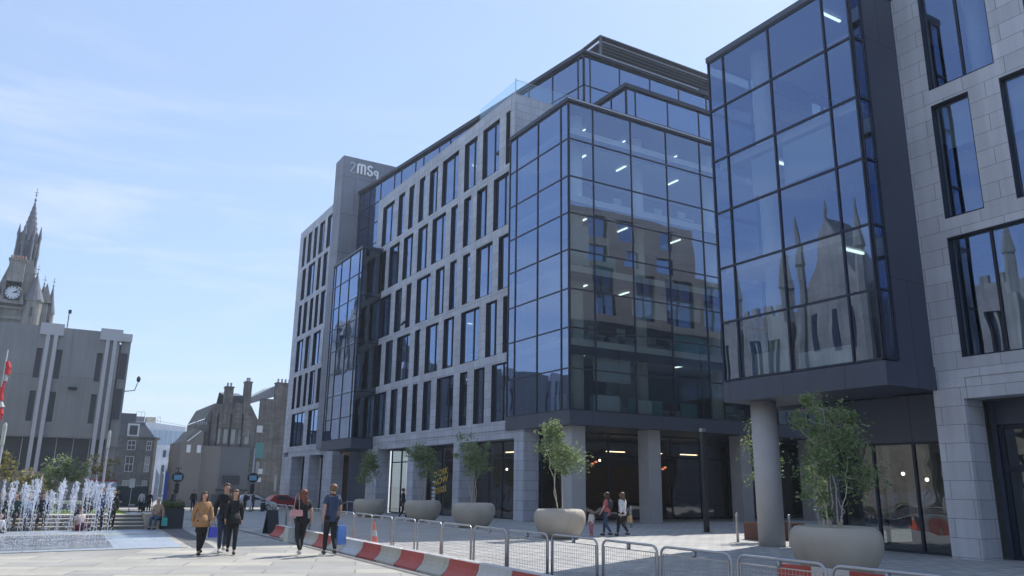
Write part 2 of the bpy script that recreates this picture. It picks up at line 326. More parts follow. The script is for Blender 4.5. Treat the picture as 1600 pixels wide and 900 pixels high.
# ------------------------------------------------------------------ the glass and granite office building
X0 = 22.74
rw = random.Random(3)
def pane_quads(mb, ax, c, u0, u1, z0, z1, tilt=.0016):
    """pane in plane x=c (ax 'x', u=y) or y=c (ax 'y', u=x) with a tiny individual tilt"""
    e = [rw.uniform(-tilt, tilt) for _ in range(2)]
    def P(u, z):
        o = c+e[0]*(u-(u0+u1)/2)+e[1]*(z-(z0+z1)/2)
        return (o, u, z) if ax == 'x' else (u, o, z)
    q = [P(u0, z0), P(u1, z0), P(u1, z1), P(u0, z1)]
    if ax == 'x': q = q[::-1]
    mb.add(q, [(0, 1, 2, 3)])
def window(root, y0, y1, z0, z1, x=X0, depth=.19, lights=(), gm='glass', name='window'):
    f = MB(); t = .03
    f.box(x+.012, x+depth+.06, y1-t, y1, z0, z1); f.box(x+.012, x+depth+.06, y0, y0+t, z0, z1)
    f.box(x+.012, x+depth+.06, y0+t, y1-t, z1-t, z1); f.box(x+.006, x+depth+.06, y0+t, y1-t, z0, z0+.04)
    for m in lights: f.box(x+depth-.05, x+depth+.05, m-.035, m+.035, z0+.04, z1-t)
    w = f.build(name, M['frame'], root)
    g = MB(); es = [y0+t]+sorted(lights)+[y1-t]
    for a, b in zip(es[:-1], es[1:]): pane_quads(g, 'x', x+depth, a, b, z0+.04, z1-t, .004)
    g.build('pane', M[gm], w)
    return w
BO = (30, 50, 0)
B = thing('office_building', 'large stepped granite and dark glass office block with a stone tower slab carrying white lettering', 'building', BO, world=True)
wall = MB(); TH = .42
Ym0, Ym1, Yt0, Yt1, Yw1 = 39.0, 61.72, 71.67, 74.1, 86.3
BOT = [5.43, 9.37, 13.30, 17.28, 21.26, 25.25]; TOP = [8.83, 12.80, 16.72, 20.76, 24.84, 28.75]
rows = {4: [(57.98, 60.55), (55.76, 57.09), (53.86, 54.92), (51.86, 52.94), (49.59, 51.05), (46.19, 48.83), (43.42, 45.3), (40.41, 42.65), (39.05, 39.59)],
 3: [(59.29, 60.54), (56.38, 58.55), (53.72, 55.6), (51.01, 52.79), (47.98, 50.23), (46.11, 47.16), (44.12, 45.19), (41.88, 43.32), (39.15, 41.05)],
 2: [(57.67, 60.1), (55.44, 56.8), (53.59, 54.56), (50.2, 52.63), (47.87, 49.33), (45.99, 47.04), (44.03, 45.09), (41.02, 43.23), (39.04, 40.29)],
 1: [(59.17, 60.16), (56.81, 58.27), (53.44, 55.97), (51.59, 52.56), (48.52, 50.65), (46.1, 47.73), (42.59, 45.12), (40.31, 41.73), (39.04, 39.6)],
 0: [(57.59, 60.12), (55.34, 56.67), (53.47, 54.49), (51.63, 52.54), (49.37, 50.7), (45.92, 48.5), (43.97, 45.04), (41.7, 43.11), (39.04, 40.86)]}
wing = {5: [(84.26, 85.38), (81.96, 83.4), (79.99, 81.14), (77.44, 79.2), (74.6, 76.58)], 4: [(83.34, 84.69), (79.94, 82.38), (77.94, 79.04), (75.7, 77.07), (74.2, 74.98)],
 3: [(83.81, 84.93), (81.66, 82.96), (79.59, 80.73), (77.72, 78.81), (75.5, 76.96)], 2: [(82.12, 84.66), (79.58, 81.3), (76.12, 78.58), (74.2, 75.19)],
 1: [(83.66, 84.76), (81.63, 82.93), (79.57, 80.59), (76.95, 78.79), (74.2, 76.21)], 0: [(79.6, 84.3), (74.2, 78.3)]}
def stonewall(mb, rowd, ya, yb, ztop):
    prev = 4.9; ks = sorted(rowd)
    for k in ks:
        mb.box(X0, X0+TH, ya, yb, prev, BOT[k]); cur = ya
        for a, b in sorted(rowd[k]):
            if a-cur > .02: mb.box(X0, X0+TH, cur, a, BOT[k], TOP[k])
            cur = b
        if yb-cur > .02: mb.box(X0, X0+TH, cur, yb, BOT[k], TOP[k])
        prev = TOP[k]
    mb.box(X0, X0+TH, ya, yb, prev, ztop)
stonewall(wall, rows, Ym0, Ym1, 25.8); stonewall(wall, wing, Yt1, Yw1, 29.7)
# returns, roofs of the stone volumes, far gable
wall.box(X0, 30, Yw1, Yw1+.4, -1.2, 29.7)
wall.box(X0+TH, 30, Ym1-.4, Ym1, 4.9, 25.8)
wall.box(X0+.03, 27.2, Ym0-.38, Ym0-.003, 22.7, 25.8)                     # stepped end above the glass corner
# lower beams and arcade piers
for a, b in [(Ym0-.9, 61.1), (69.89, 84.68)]: wall.box(X0+.04, X0+TH+.3, a, b, 4.40, 4.895)
wall.box(X0+.02, X0+1.0, 37.13, 38.14, gz(38)-.05, 4.39)
for a, b in [(44.82, 45.66), (51.91, 52.91), (58.9, 61.1), (69.89, 72.48), (76.89, 78.39), (83.21, 86.69)]:
    wall.box(X0+.02, X0+1.1, a, b, gz(b)-.3, 4.395 if b < 69 or b > 69 else 4.39)
wall.box(X0+.02, X0+1.0, 37.13, Ym0-.91, 4.397, 4.892)
wall.build('granite_wall', M['stone'], B)
tw = MB(); tw.box(22.45, 29.4, Yt0, Yt1, 4.9, 33.8); tw.build('tower_slab', panel_mat('tower_cladding', (.24, .26, .32), 3.4, 3.95, .02, (.08, .08, .09)), B)
for k, ws in rows.items():
    for a, b in ws:
        wd = b-a; li = ()
        if wd > 2.2: li = (a+wd*.38,)
        elif wd > 1.35: li = (a+wd*.35,)
        window(B, a, b, BOT[k], TOP[k], lights=li)
for k, ws in wing.items():
    for a, b in ws:
        wd = b-a; li = (a+wd/3, a+2*wd/3) if wd > 3 else ((a+wd*.4,) if wd > 1.5 else ())
        window(B, a, b, BOT[k], TOP[k], lights=li)
# --- curtain walls: dark mullions, one glazing child each
def curtain(name, ax, c, us, zs, side, gm='glass', mw=.055, proud=.05, inner=.06, skip=()):
    """side = -1: outside towards negative axis. us, zs = grid lines"""
    f = MB(); c0, c1 = c+side*proud, c-side*inner
    def bx(a, b, z0, z1, k=0):
        if ax == 'x': f.box(c0-side*k, c1, a, b, z0, z1)
        else: f.box(a, b, c0-side*k, c1, z0, z1)
    for u in us: bx(u-mw/2, u+mw/2, zs[0], zs[-1])
    for z in zs:
        for a, b in zip(us[:-1], us[1:]): bx(a+mw/2, b-mw/2, z-mw*.6, z+mw*.6, .012)
    w = f.build(name, M['mull'], B if ROOT is None else ROOT)
    g = MB()
    for a, b in zip(us[:-1], us[1:]):
        for z0, z1 in zip(zs[:-1], zs[1:]): pane_quads(g, ax, c, a, b, z0, z1, .0022)
    g.build('glazing', M[gm], w)
    return w
ROOT = None
ZT = [5.6, 7.7, 9.83, 11.9, 14.03, 16.1, 18.2, 20.4, 22.55]
YC = 32.67; XE = 59.6
curtain('curtain_wall', 'x', X0, [YC+.03, 33.41, 35.77, 38.17, 38.97], ZT, -1)
curtain('curtain_wall', 'y', YC, [X0+.03, 24.4, 27.09, 29.78, 32.49, 35.2, 37.9, 40.6, 43.3, 46.0, 49.3, 52.7, 56.1, 59.5], ZT, -1, gm='glass_b')
fa = MB()                                                        # dark fascia and soffit under the glass corner
fa.box(X0-.06, X0+.25, YC-.06, Ym0-.005, 4.85, 5.56); fa.box(X0+.25, XE, YC-.06, YC+.25, 4.85, 5.56)
fa.box(X0+.25, XE, YC+.25, Ym0, 4.9, 5.0)
fa.build('soffit_fascia', M['fascia'], B)
cp = MB(); cp.box(X0-.12, XE, YC-.12, YC+.1, 22.6, 22.84); cp.box(X0-.12, X0+.1, YC+.1, Ym0-.02, 22.6, 22.84)
cp.box(X0+.1, XE, YC+.1, 41, 22.5, 22.7)
cp.build('roof_edge', M['mull'], B)
ct = MB(); ct.box(X0-.14, XE, YC-.15, YC-.124, 22.72, 22.79); ct.build('edge_trim', M['capmetal'], B)
# second tier
curtain('curtain_wall', 'y', 34.7, [28.55, 29.25, 31.9, 34.6, 37.3, 40.0, 42.7, 45.4], [22.86, 24.2, 26.0], -1)
curtain('curtain_wall', 'x', 28.52, [34.75, 36.2, 38.2], [22.86, 24.2, 26.0], -1)
cp = MB(); cp.box(28.35, 45.6, 34.55, 34.9, 26.03, 26.3); cp.box(28.35, 28.7, 34.9, 38.3, 26.03, 26.3); cp.box(28.7, 45.6, 34.9, 38.4, 26.0, 26.15)
cp.build('roof_edge', M['mull'], B)
# third tier (penthouse): its long face runs slightly off the street line
PA = Vector((27.86, 38.28)); PB = Vector((24.35, 71.6)); dv = (PB-PA); LL = dv.length; dv.normalize()
def pent():
    f = MB(); g = MB(); c = MB(); n = Vector((-dv.y, dv.x))*1.0
    if n.x > 0: n = -n
    ss = [0, .53, 3.2, 5.9, 7.4, 9.6, 12.3, 13.7, 16.5, 18.3, 20.9, 22.3, 24.9, 26.2, 28.9, 31.2, LL]
    zs = [22.7, 25.4, 27.7, 29.9]
    def pt(s, o): q = PA+dv*s+n*o; return (q.x, q.y)
    for s in ss: f.prism([pt(s-.03, .05), pt(s+.03, .05), pt(s+.03, -.06), pt(s-.03, -.06)], zs[0] if s < 23 else 5, zs[-1])
    for a, b in zip(ss[:-1], ss[1:]):
        zz = zs if a < 23 else [5, 7.1, 9.2, 11.3, 13.4, 15.5, 17.6, 19.7, 21.8, 23.9, 26, 28, 29.9]
        for z in zz: f.prism([pt(a+.03, .04), pt(b-.03, .04), pt(b-.03, -.05), pt(a+.03, -.05)], z-.035, z+.035)
        for z0, z1 in zip(zz[:-1], zz[1:]):
            e = rw.uniform(-.003, .003)
            q = [pt(a, e), pt(b, -e)]
            g.add([(q[0][0], q[0][1], z0), (q[1][0], q[1][1], z0), (q[1][0], q[1][1], z1), (q[0][0], q[0][1], z1)], [(3, 2, 1, 0)])
    w = f.build('curtain_wall', M['mull'], B); g.build('glazing', M['glass'], w)
    c.prism([pt(-.25, .25), pt(LL, .25), pt(LL, -.3), pt(-.25, -.3)], 29.93, 30.2); c.prism([pt(0, -.3), pt(LL, -.3), (38, 71.6), (38, 38.5)], 29.8, 30.05)
    c.box(27.9, 46, 38.0, 38.5, 29.93, 30.2)
    c.build('roof_edge', M['mull'], B)
pent()
curtain('curtain_wall', 'y', 38.25, [27.92, 28.4, 30.9, 33.6, 36.3, 39.0, 41.7, 44.4, 46], [26.2, 27.7, 29.9], -1)
ct = MB(); ct.box(27.9, 38, 37.94, 37.99, 30.1, 30.16); ct.build('edge_trim', M['capmetal'], B)
sd2 = MB()
for z in (8.45, 12.4, 16.35, 20.3): sd2.box(X0+.2, XE-.1, YC+.16, YC+.2, z, z+.85)
sd2.build('spandrel_band', M['fascia'], B)
lv = MB()
for i in range(9):
    z = 30.3+i*.27; lv.xprism([(30.3, z), (30.5, z+.2), (30.5, z+.24), (30.3, z+.04)], 39.6, 60)
    lv.add([(30.3, 39.6, z), (46, 39.6, z), (46, 39.8, z+.2), (30.3, 39.8, z+.2), (30.3, 39.6, z+.04), (46, 39.6, z+.04), (46, 39.8, z+.24), (30.3, 39.8, z+.24)],
           [(0, 1, 2, 3), (7, 6, 5, 4), (0, 4, 5, 1)])
lv.box(30.55, 46, 39.86, 60, 30.1, 32.65); lv.box(30.25, 30.4, 39.5, 39.65, 30.1, 32.8)
lv.box(30.2, 46, 39.45, 39.9, 32.75, 32.85); lv.box(30.2, 30.5, 39.9, 60, 32.75, 32.85)
lv.build('roof_louvres', M['louvre'], B)
# glass balustrades on the terrace
bl = MB(); bl.box(22.95, 22.97, 38.8, 43.6, 25.81, 26.85); bl.box(22.97, 27.1, 38.78, 38.80, 25.81, 26.85)
bl.build('balustrade', M['glass_clear'], B)
hr = MB(); hr.box(22.94, 22.98, 38.8, 38.83, 25.8, 27.0); hr.box(22.94, 27.1, 38.765, 38.78, 26.85, 26.87); hr.build('handrail', M['steel'], B)
# projecting bay and dark recess beside it
BX = 21.0
curtain('bay_window', 'x', BX, [60.05, 60.7, 63.1, 65.4, 66.9, 67.45], [5.3, 7.0, 8.95, 10.9, 12.9, 14.9, 16.8, 18.8, 20.8], -1)
curtain('bay_window', 'y', 60.02, [BX+.03, X0-.02], [5.3, 8.95, 12.9, 16.8, 20.8], -1, gm='glass_low')
by = MB(); by.box(BX-.1, 24.3, 59.95, 67.55, 20.83, 21.02); by.box(BX-.05, 24.3, 59.97, 67.5, 4.5, 5.25); by.box(BX, 24.3, 67.5, 67.7, 4.5, 21.0)
by.box(BX+.3, 24.3, 61.8, 67.4, 5.3, 5.4)
by.build('bay_casing', M['fascia'], B)
dk = MB(); dk.box(24.3, 24.6, 62, 69.8, gz(62)-.2, 4.49); dk.box(X0+.5, 24.3, 61.99, 62.2, gz(62)-.3, 4.4)
dk.build('dark_cladding', M['fascia'], B)
dk = MB(); dk.box(24.35, 28, 71.45, 71.66, 20, 28.9); dk.build('dark_cladding', M['fascia'], B)
curtain('curtain_wall', 'y', 71.4, [24.36, 25.4, 26.6], [20.0, 22.0, 24.0, 26.0, 28.9], -1, gm='glass_low')
# lettering on the tower slab, each letter a rounded stroke shape
def stroke(mb, pts, r, ox, oz, s, y=Yt0-.1, n=8):
    P = [Vector((ox+a*s, y, oz+b*s)) for a, b in pts]; mb.tube(P, r*s, n)
def arc(cx, cz, rx, rz, a0, a1, n=10): return [(cx+rx*math.cos(R(a0+(a1-a0)*i/n)), cz+rz*math.sin(R(a0+(a1-a0)*i/n))) for i in range(n+1)]
lt = [('2', .03, [arc(.24, .76, .2, .2, 170, -40, 12)+[(.03, .03), (.45, .03)]]),
      ('m', .1, [[(0, 0), (0, .9)], [(0, .7)]+arc(.17, .72, .17, .2, 180, 0, 8)+[(.34, 0)], [(.34, .7)]+arc(.51, .72, .17, .2, 180, 0, 8)+[(.68, 0)]]),
      ('S', .1, [arc(.23, .73, .2, .2, 20, 200, 8)+[(.1, .58), (.35, .42)]+arc(.23, .24, .2, .2, 20, -200, 10)]),
      ('q', .085, [[(.33, .6)]+arc(.17, .5, .16, .18, 60, 300, 10)+[(.33, .1)], [(.33, .66), (.33, -.35)]])]
sg = thing_part = None
for (ch, r, strokes), ox, sz in zip(lt, (23.12, 23.95, 24.98, 25.68), (1.12, 1.1, 1.12, 1.12)):
    mb = MB()
    for st in strokes: stroke(mb, st, r, ox, 32.12 if ch != 'q' else 32.0, sz)
    o = mb.build('letter', M['whitemet'], B)
# interior: floors, core, columns, lights, blinds
sl = MB()
for z in [8.95, 12.9, 16.85, 20.8]:
    sl.box(X0+.5, 29, Ym0+.05, 61.2, z, z+.35); sl.box(X0+.12, XE-.1, YC+.15, Ym0-.3, z, z+.35)
sl.box(X0+.5, 29, Ym0+.05, 61.2, 24.9, 25.3); sl.box(X0+.5, 29, Ym0+.05, 61.2, 5.05, 5.38); sl.box(X0+.3, XE-.1, YC+.3, Ym0-.3, 5.02, 5.4)
for z in [8.95, 12.9, 16.85, 20.8, 24.9]: sl.box(X0+.5, 29, Yt1+.05, Yw1, z, z+.35)
for z in [8.95, 12.9, 16.85]: sl.box(BX+.15, 24.2, 60.15, 67.3, z, z+.3)
sl.build('floor_slab', M['slab'], B)
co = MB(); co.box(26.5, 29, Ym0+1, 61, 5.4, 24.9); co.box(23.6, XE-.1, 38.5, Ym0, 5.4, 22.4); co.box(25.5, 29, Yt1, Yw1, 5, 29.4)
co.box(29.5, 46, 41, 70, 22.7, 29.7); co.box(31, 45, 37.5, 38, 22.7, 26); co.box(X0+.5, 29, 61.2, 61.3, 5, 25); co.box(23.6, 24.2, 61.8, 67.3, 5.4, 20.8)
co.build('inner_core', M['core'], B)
ic = MB()
for x, y in [(24.0, 33.8), (28.9, 34.4), (34.3, 34.0), (39.6, 34.0)]: ic.lathe([(.36, 5.4), (.38, 22.4)], (x, y), 20)
for y in (42, 48, 54): ic.lathe([(.28, 5.4), (.28, 24.9)], (24.4, y), 14)
ic.build('interior_column', M['intcol'], B, smooth=True)
for z in (8.93, 12.88, 16.83, 20.78, 22.45):
    lb = MB()
    for x in (25.4, 28.4, 32.6):
        for y in ((34.3, 37.2) if int(z) % 2 else (35.2,)): lb.box(x-.04, x+.04, y-.45, y+.45, z-.05, z)
    for y in ((44.8, 57.5) if int(z) % 2 else (48.2,)): lb.box(24.3, 25.2, y-.06, y+.06, z-.05 if z < 22 else 24.8, z if z < 22 else 24.85)
    lb.build('ceiling_light', M['light'], B)
bd = MB()
for (a, b, z0, z1) in [(22.95, 24.3, 13.4, 15.6), (24.5, 27.0, 7.2, 8.9), (27.2, 29.7, 11.0, 12.8), (29.9, 32.3, 11.2, 12.8), (24.5, 26.2, 5.45, 6.5), (27.3, 28.4, 5.45, 6.4), (32.6, 35, 11, 12.8)]:
    bd.box(a, b, YC+.35, YC+.37, z0, z1)
bd.box(X0+.4, X0+.42, 33.6, 35.5, 12.1, 12.85); bd.box(X0+.4, X0+.42, 33.6, 34.6, 5.45, 6.5)
bd.build('window_blind', M['blind'], B)
pt_ = MB(); pt_.box(24.0, 26.5, 35.2, 35.3, 9.3, 12.8); pt_.box(28, 30.5, 36.5, 36.6, 5.4, 8.9); pt_.box(33, 36, 36, 36.1, 9.3, 12.8); pt_.box(26, 26.1, 33.6, 37, 13.3, 16.8)
pt_.build('partition_wall', M['interior'], B)
fu = MB()
for fz in (5.4, 9.3, 13.25, 17.2):
    for x in (25.2, 27.0, 30.2, 31.8, 35.0, 37):
        if rw.random() < .75: y = 33.9+rw.random()*1.5; fu.box(x, x+1.3, y, y+.7, fz+.68, fz+.74); fu.box(x+.3, x+.9, y+.3, y+.34, fz+.85, fz+1.25); fu.box(x+.1, x+.14, y, y+.7, fz, fz+.68); fu.box(x+1.16, x+1.2, y, y+.7, fz, fz+.68)
    for y in (41, 43.5, 47, 50.5, 54, 58):
        if rw.random() < .7: fu.box(23.3, 24.2, y, y+1.2, fz+.68, fz+.74); fu.box(23.5, 23.54, y+.2, y+.8, fz+.85, fz+1.25)
fu.build('office_furniture', M['blind'], B)
ts = MB()
for (a, b_, z) in [(24.6, 26.3, 5.42), (27.2, 29.6, 5.42), (31, 32.2, 5.42), (30.5, 33.0, 9.32), (25.0, 26.5, 13.27)]: ts.box(a, b_, 33.5, 33.55, z, z+1.05)
for (a, b_, z) in [(33.4, 34.6, 5.42), (35.6, 37.0, 5.42), (33.6, 35.2, 9.32)]: ts.box(23.35, 23.4, a, b_, z, z+1.1)
ts.build('teal_screen', M['tealp'], B)
# ground floor: columns under the glass corner, shop glazing, warm interior
cl = MB()
for x, y in [(23.1, 33.05), (28.1, 33.05), (35.0, 33.05), (41.0, 33.05), (48, 33.05), (55, 33.05)]:
    cl = MB(); cl.box(x, x+.85, y, y+.85, -.05, 4.84); cl.build('column', M['colconc'], B)
# door recess and shopfronts in the arcade
def shop(y0, y1, x=24.0, n=3, sign=False):
    us = [y0+(y1-y0)*i/n for i in range(n+1)]
    return curtain('shop_window', 'x', x, us, [gz((y0+y1)/2)+.06, 3.45, 4.38], -1, gm='glass_shop', mw=.07)
shop(38.3, 44.75, n=4); shop(45.75, 51.85, n=3); shop(53.0, 58.85, n=3); shop(72.6, 76.8, n=2); shop(78.5, 83.1, n=2)
curtain('shop_window', 'y', 37.2, [24.0, 26.2, 28.6, 31.0, 33.4, 35.8, 38.2, 40.6, 43.0, 45.4, 48.5, 51.5, 54.5, 58], [.05, 3.6, 4.84], -1, gm='glass_shop', mw=.09)
curtain('shop_window', 'x', 23.98, [37.25, 38.25], [.05, 3.6, 4.84], -1, gm='glass_shop', mw=.07)
gi = MB(); gi.box(27.5, 28, 38.6, 61, -.9, 4.9); gi.box(27.8, 59, 44.5, 45, -.2, 4.9); gi.box(24.4, 28, 72, 84, 4.4, 4.8); gi.box(26.5, 27, 72, 84, -1.3, 4.4)
gi.box(24.2, 27.5, 38.3, 38.5, -.1, 4.4); gi.box(24.2, 27.5, 51.9, 53, -.5, 4.4); gi.box(59, 59.4, 37.3, 45, -.1, 4.9)
gi.build('shop_back_wall', M['wood2'], B)
sp = MB()
for x in (30.5, 33.5, 36.5): sp.box(x-.7, x+.7, 38.9, 39.0, 3.9, 3.95)
for y in (40.2, 42.4, 47.5): sp.box(25.0, 25.08, y-.5, y+.5, 3.8, 3.85)
sp.build('warm_shop_light', M['warml'], B)
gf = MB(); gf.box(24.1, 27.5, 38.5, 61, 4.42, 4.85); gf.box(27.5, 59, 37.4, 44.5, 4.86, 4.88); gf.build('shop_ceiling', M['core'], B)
wd = MB(); wd.box(30, 44, 41.8, 42.2, 0, 3.1); wd.box(31, 36, 38.6, 39.2, 0, .95); wd.box(37.5, 43, 38.6, 39.1, 0, .8); wd.box(28.4, 29.6, 40, 40.4, 0, 3.3)
wd.build('timber_fitout', M['wood'], B)
yl = MB(); yl.box(29.2, 31.4, 38.9, 39.3, .95, 1.5); yl.build('yellow_counter', M['yellow'], B)
for i, (x, y, z) in enumerate([(25.0, 41.2, 2.35), (25.2, 42.0, 2.75), (25.1, 42.9, 2.8), (25.6, 40.4, 2.3), (25.0, 39.2, 2.9), (25.5, 39.0, 2.4), (28.8, 38.3, 3.35), (33.5, 38.4, 3.2), (25.4, 48.5, 2.9)]):
    b = MB(); b.ball((x, y, z), .075, 8, 6); o = b.build('pendant_bulb', M['bulb'], B)
for x, z in [(28.2, 3.15), (28.45, 3.25), (33.6, 2.95), (33.8, 3.05)]:
    b = MB(); b.ball((x, 38.2, z), (.1, .1, .06), 8, 5); b.build('red_lamp', M['redlight'], B)
sc_ = MB(); sc_.box(25.0, 25.03, 40.0, 41.0, 2.05, 2.35); sc_.build('blue_screen', mat('blue_screen', (.05, .1, .3), .4, emit=(.25, .45, 1), estr=1.2), B)
# window lettering
def text3d(body, name, m, parent, size, mw, ext=.004, align='LEFT', shear=0):
    c = bpy.data.curves.new(name, 'FONT'); c.body = body; c.size = size; c.extrude = ext; c.align_x = align; c.shear = shear; c.offset = .006*size/.3
    tmp = bpy.data.objects.new('tmp', c); COL.objects.link(tmp); dg = bpy.context.evaluated_depsgraph_get()
    me = bpy.data.meshes.new_from_object(tmp.evaluated_get(dg)); bpy.data.objects.remove(tmp)
    o = Vector(parent['_o']) if parent is not None and parent.get('_o') is not None else Vector((0, 0, 0))
    for v in me.vertices: v.co = (mw @ v.co)-o
    me.materials.clear(); me.materials.append(m); me.name = name
    ob = bpy.data.objects.new(name, me); COL.objects.link(ob); ob.parent = parent
    if parent is not None and parent.get('_o') is not None: ob['_o'] = tuple(parent['_o']); PENDING.append(ob)
    return ob
def textmat(origin, right, up, sx=1):
    r = Vector(right).normalized(); u = Vector(up).normalized(); n = r.cross(u)
    return Matrix(((r.x*sx, u.x, n.x, origin[0]), (r.y*sx, u.y, n.y, origin[1]), (r.z*sx, u.z, n.z, origin[2]), (0, 0, 0, 1)))
for body, z, y in [('WORK', 2.25, 50.9), ('NOW', 1.72, 50.9), ('WITH SOUL', 1.1, 50.9)]:
    text3d(body, 'window_lettering', M['yellow'], B, .58, textmat((23.92, y, z), (0, -1, .16), (0, -.05, 1), .66 if len(body) > 5 else (1.2 if len(body) == 4 else 1.45)))
bar = MB()
for i, z in enumerate([.75, .98, 1.22, 1.5, 1.95, 2.3, 2.6]): bar.box(23.91, 23.93, 51.15-.55, 51.15+.0, z, z+(.17 if i < 4 else .1))
bar.build('window_decal', M['blind'], B)
# small things fixed to the facade
cc = MB(); cc.box(22.3, 22.74, 53.9, 53.98, 13.55, 13.62); cc.tube([(22.35, 54.3, 13.5), (22.3, 53.6, 13.62)], .09, 8); cc.build('wall_camera', M['blacksteel'], B)
hr = MB(); hr.tube([(21.2, 62.5, .1), (21.2, 60.6, .45), (21.2, 58.2, .45)], .03, 6)
for y in (62.3, 60.6, 59.2, 58.3): hr.tube([(21.2, y, gz(y)), (21.2, y, .44)], .025, 6)
hr.build('handrail', M['steel'], B)

# ------------------------------------------------------------------ the near office building on the right
B2 = thing('office_building', 'near granite office block with a glass box jutting out over a round concrete column', 'building', (30, 8, 0), world=True)
ROOT = B2
bw = MB(); X1 = X0
BT = [5.63, 9.86, 14.14, 18.4]; TP = [9.27, 13.62, 17.9, 21.9]
r2 = {0: [(9.6, 12.75), (5.2, 8.2), (.6, 3.6), (-3.6, -1), (-9, -6)], 1: [(11.55, 12.73), (8.9, 10.65), (5.6, 7.3), (3.4, 4.5), (-.5, 2.2), (-4, -2), (-8, -6)],
      2: [(10.7, 12.72), (8.6, 9.7), (5.2, 7.3), (2.8, 4.0), (-.9, 1.2), (-4.6, -3), (-9, -7)], 3: [(11.4, 12.7), (8.4, 10.2), (5.6, 6.8), (1.2, 3.6), (-4, -1), (-8, -6)]}
prev = 5.05; ya, yb = -12, 13.74
for k in range(4):
    bw.box(X1, X1+.42, ya, yb, prev, BT[k]); cur = ya
    for a, b in sorted(r2[k]):
        bw.box(X1, X1+.42, cur, a, BT[k], TP[k]); cur = b
    bw.box(X1, X1+.42, cur, yb, BT[k], TP[k]); prev = TP[k]
bw.box(X1, X1+.42, ya, yb, prev, 25.2)
bw.box(X1+.03, X1+.7, ya, 12.75, 4.45, 5.045)
for a, b in [(12.85, 13.74), (5.6, 6.5), (-1.5, -.6), (-8.6, -7.7)]: bw.box(X1+.001, X1+.95, a, b, -.02, 4.447)
bw.box(X1+.001, X1+.95, 12.76, 13.74, 4.45, 5.047)
bw.build('granite_wall', M['stone2'], B2)
for k, ws in r2.items():
    for a, b in ws:
        wd_ = b-a; li = (a+wd_*.28, a+wd_*.62) if wd_ > 2.5 else ((a+wd_*.48,) if wd_ > 1.5 else ())
        window(B2, a, b, BT[k], TP[k], x=X1, depth=.2, lights=li, gm='glass2')
# projecting glass box
GX, GY0, GY1 = 20.4, 13.62, 19.82
ZB = [5.5, 7.55, 9.55, 11.66, 13.72, 15.79, 17.85]
curtain('curtain_wall', 'x', GX, [GY0+.03, 14.6, 16.87, 19.04, GY1-.03], ZB, -1, gm='glass2')
curtain('curtain_wall', 'y', GY0, [GX+.03, 21.0], ZB, -1, gm='glass2')
curtain('curtain_wall', 'y', GY1, [GX+.03, 22.7], ZB, 1)
fx = MB(); fx.box(GX-.04, X1+.3, GY0-.03, GY1+.03, 4.75, 5.44); fx.box(GX-.06, X1+3, GY0-.05, GY1+.05, 17.9, 18.12); fx.box(GX+.62, X1-.003, GY0+.0, GY0+.1, 5.45, 17.89)
fx.box(GX+.55, GX+.62, GY0-.01, GY0+.1, 5.45, 17.89)
fx.box(X1+.3, 50, 19.85, 19.95, 4.75, 5.44); fx.build('box_casing', M['fascia'], B2)  # dark north band added to dull a bright strip mirrored in the glazing
# north face in warm stone with windows cut as real openings on a grid
nf = MB(); xa, xb = X1+.3, 50
for k, (z0, z1) in enumerate([(13.62, 14.14), (17.9, 18.3)]): nf.box(xa, xb, 19.42, 19.84, z0, z1)
for z0, z1 in ((18.3, 18.9), (21.9, 22.6), (24.6, 25.2)): nf.box(X1+.43, xb, 13.3, 13.73, z0, z1)
for z0, z1 in ((18.9, 21.9), (22.6, 24.6)):
    cur = X1+.43
    for x0 in range(25, 49, 4):
        a, b = x0+rw.choice([0, .5, .9]), x0+rw.choice([2.0, 2.4, 2.8]); nf.box(cur, a, 13.3, 13.73, z0, z1); cur = b
        f = MB(); f.box(a, a+.06, 13.4, 13.6, z0, z1); f.box(b-.06, b, 13.4, 13.6, z0, z1); w_ = f.build('window', M['frame'], B2); g = MB(); pane_quads(g, 'y', 13.5, a+.06, b-.06, z0, z1); g.build('pane', M['glass'], w_)
    nf.box(cur, xb, 13.3, 13.73, z0, z1)
for k in (2,):
    cur = xa
    for x0 in range(25, 49, 4):
        a, b = x0+rw.choice([0, .5, .9]), x0+rw.choice([2.0, 2.4, 2.8]); nf.box(cur, a, 19.42, 19.84, BT[k], TP[k]); cur = b
        f = MB(); f.box(a, a+.06, 19.5, 19.7, BT[k], TP[k]); f.box(b-.06, b, 19.5, 19.7, BT[k], TP[k]); f.box((a+b)/2-.03, (a+b)/2+.03, 19.55, 19.7, BT[k], TP[k])
        w_ = f.build('window', M['frame'], B2); g = MB(); pane_quads(g, 'y', 19.56, a+.06, b-.06, BT[k], TP[k]); g.build('pane', M['glass'], w_)
    nf.box(cur, xb, 19.42, 19.84, BT[k], TP[k])
nf.build('warm_stone_wall', M['tan'], B2)
curtain('curtain_wall', 'y', 19.8, [X1+.35, 25.4, 28.1, 30.8, 33.5, 36.2, 38.9, 41.6, 44.3, 47, 49.9], [5.5, 7.5, 9.5, 11.5, 13.6], 1, gm='glass_low')
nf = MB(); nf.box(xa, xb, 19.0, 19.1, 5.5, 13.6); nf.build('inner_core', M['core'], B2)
rb = MB(); rb.box(X1+.43, 50, -12, 13.29, 24.7, 25.1); rb.box(X1, 50, -12.4, -12, 0, 25.2); rb.box(49.6, 50, -12, 19.40, 0, 18); rb.box(X1+.43, 50, 13.74, 19.41, 18.0, 18.25)
rb.build('roof', M['fascia'], B2)
sl = MB()
for z in (9.45, 13.7, 17.65): sl.box(X1+.45, 40, -11.5, 18.9, z, z+.3)
for z in (9.35, 13.4): sl.box(GX+.15, X1+.45, GY0+.2, GY1-.2, z, z+.3)
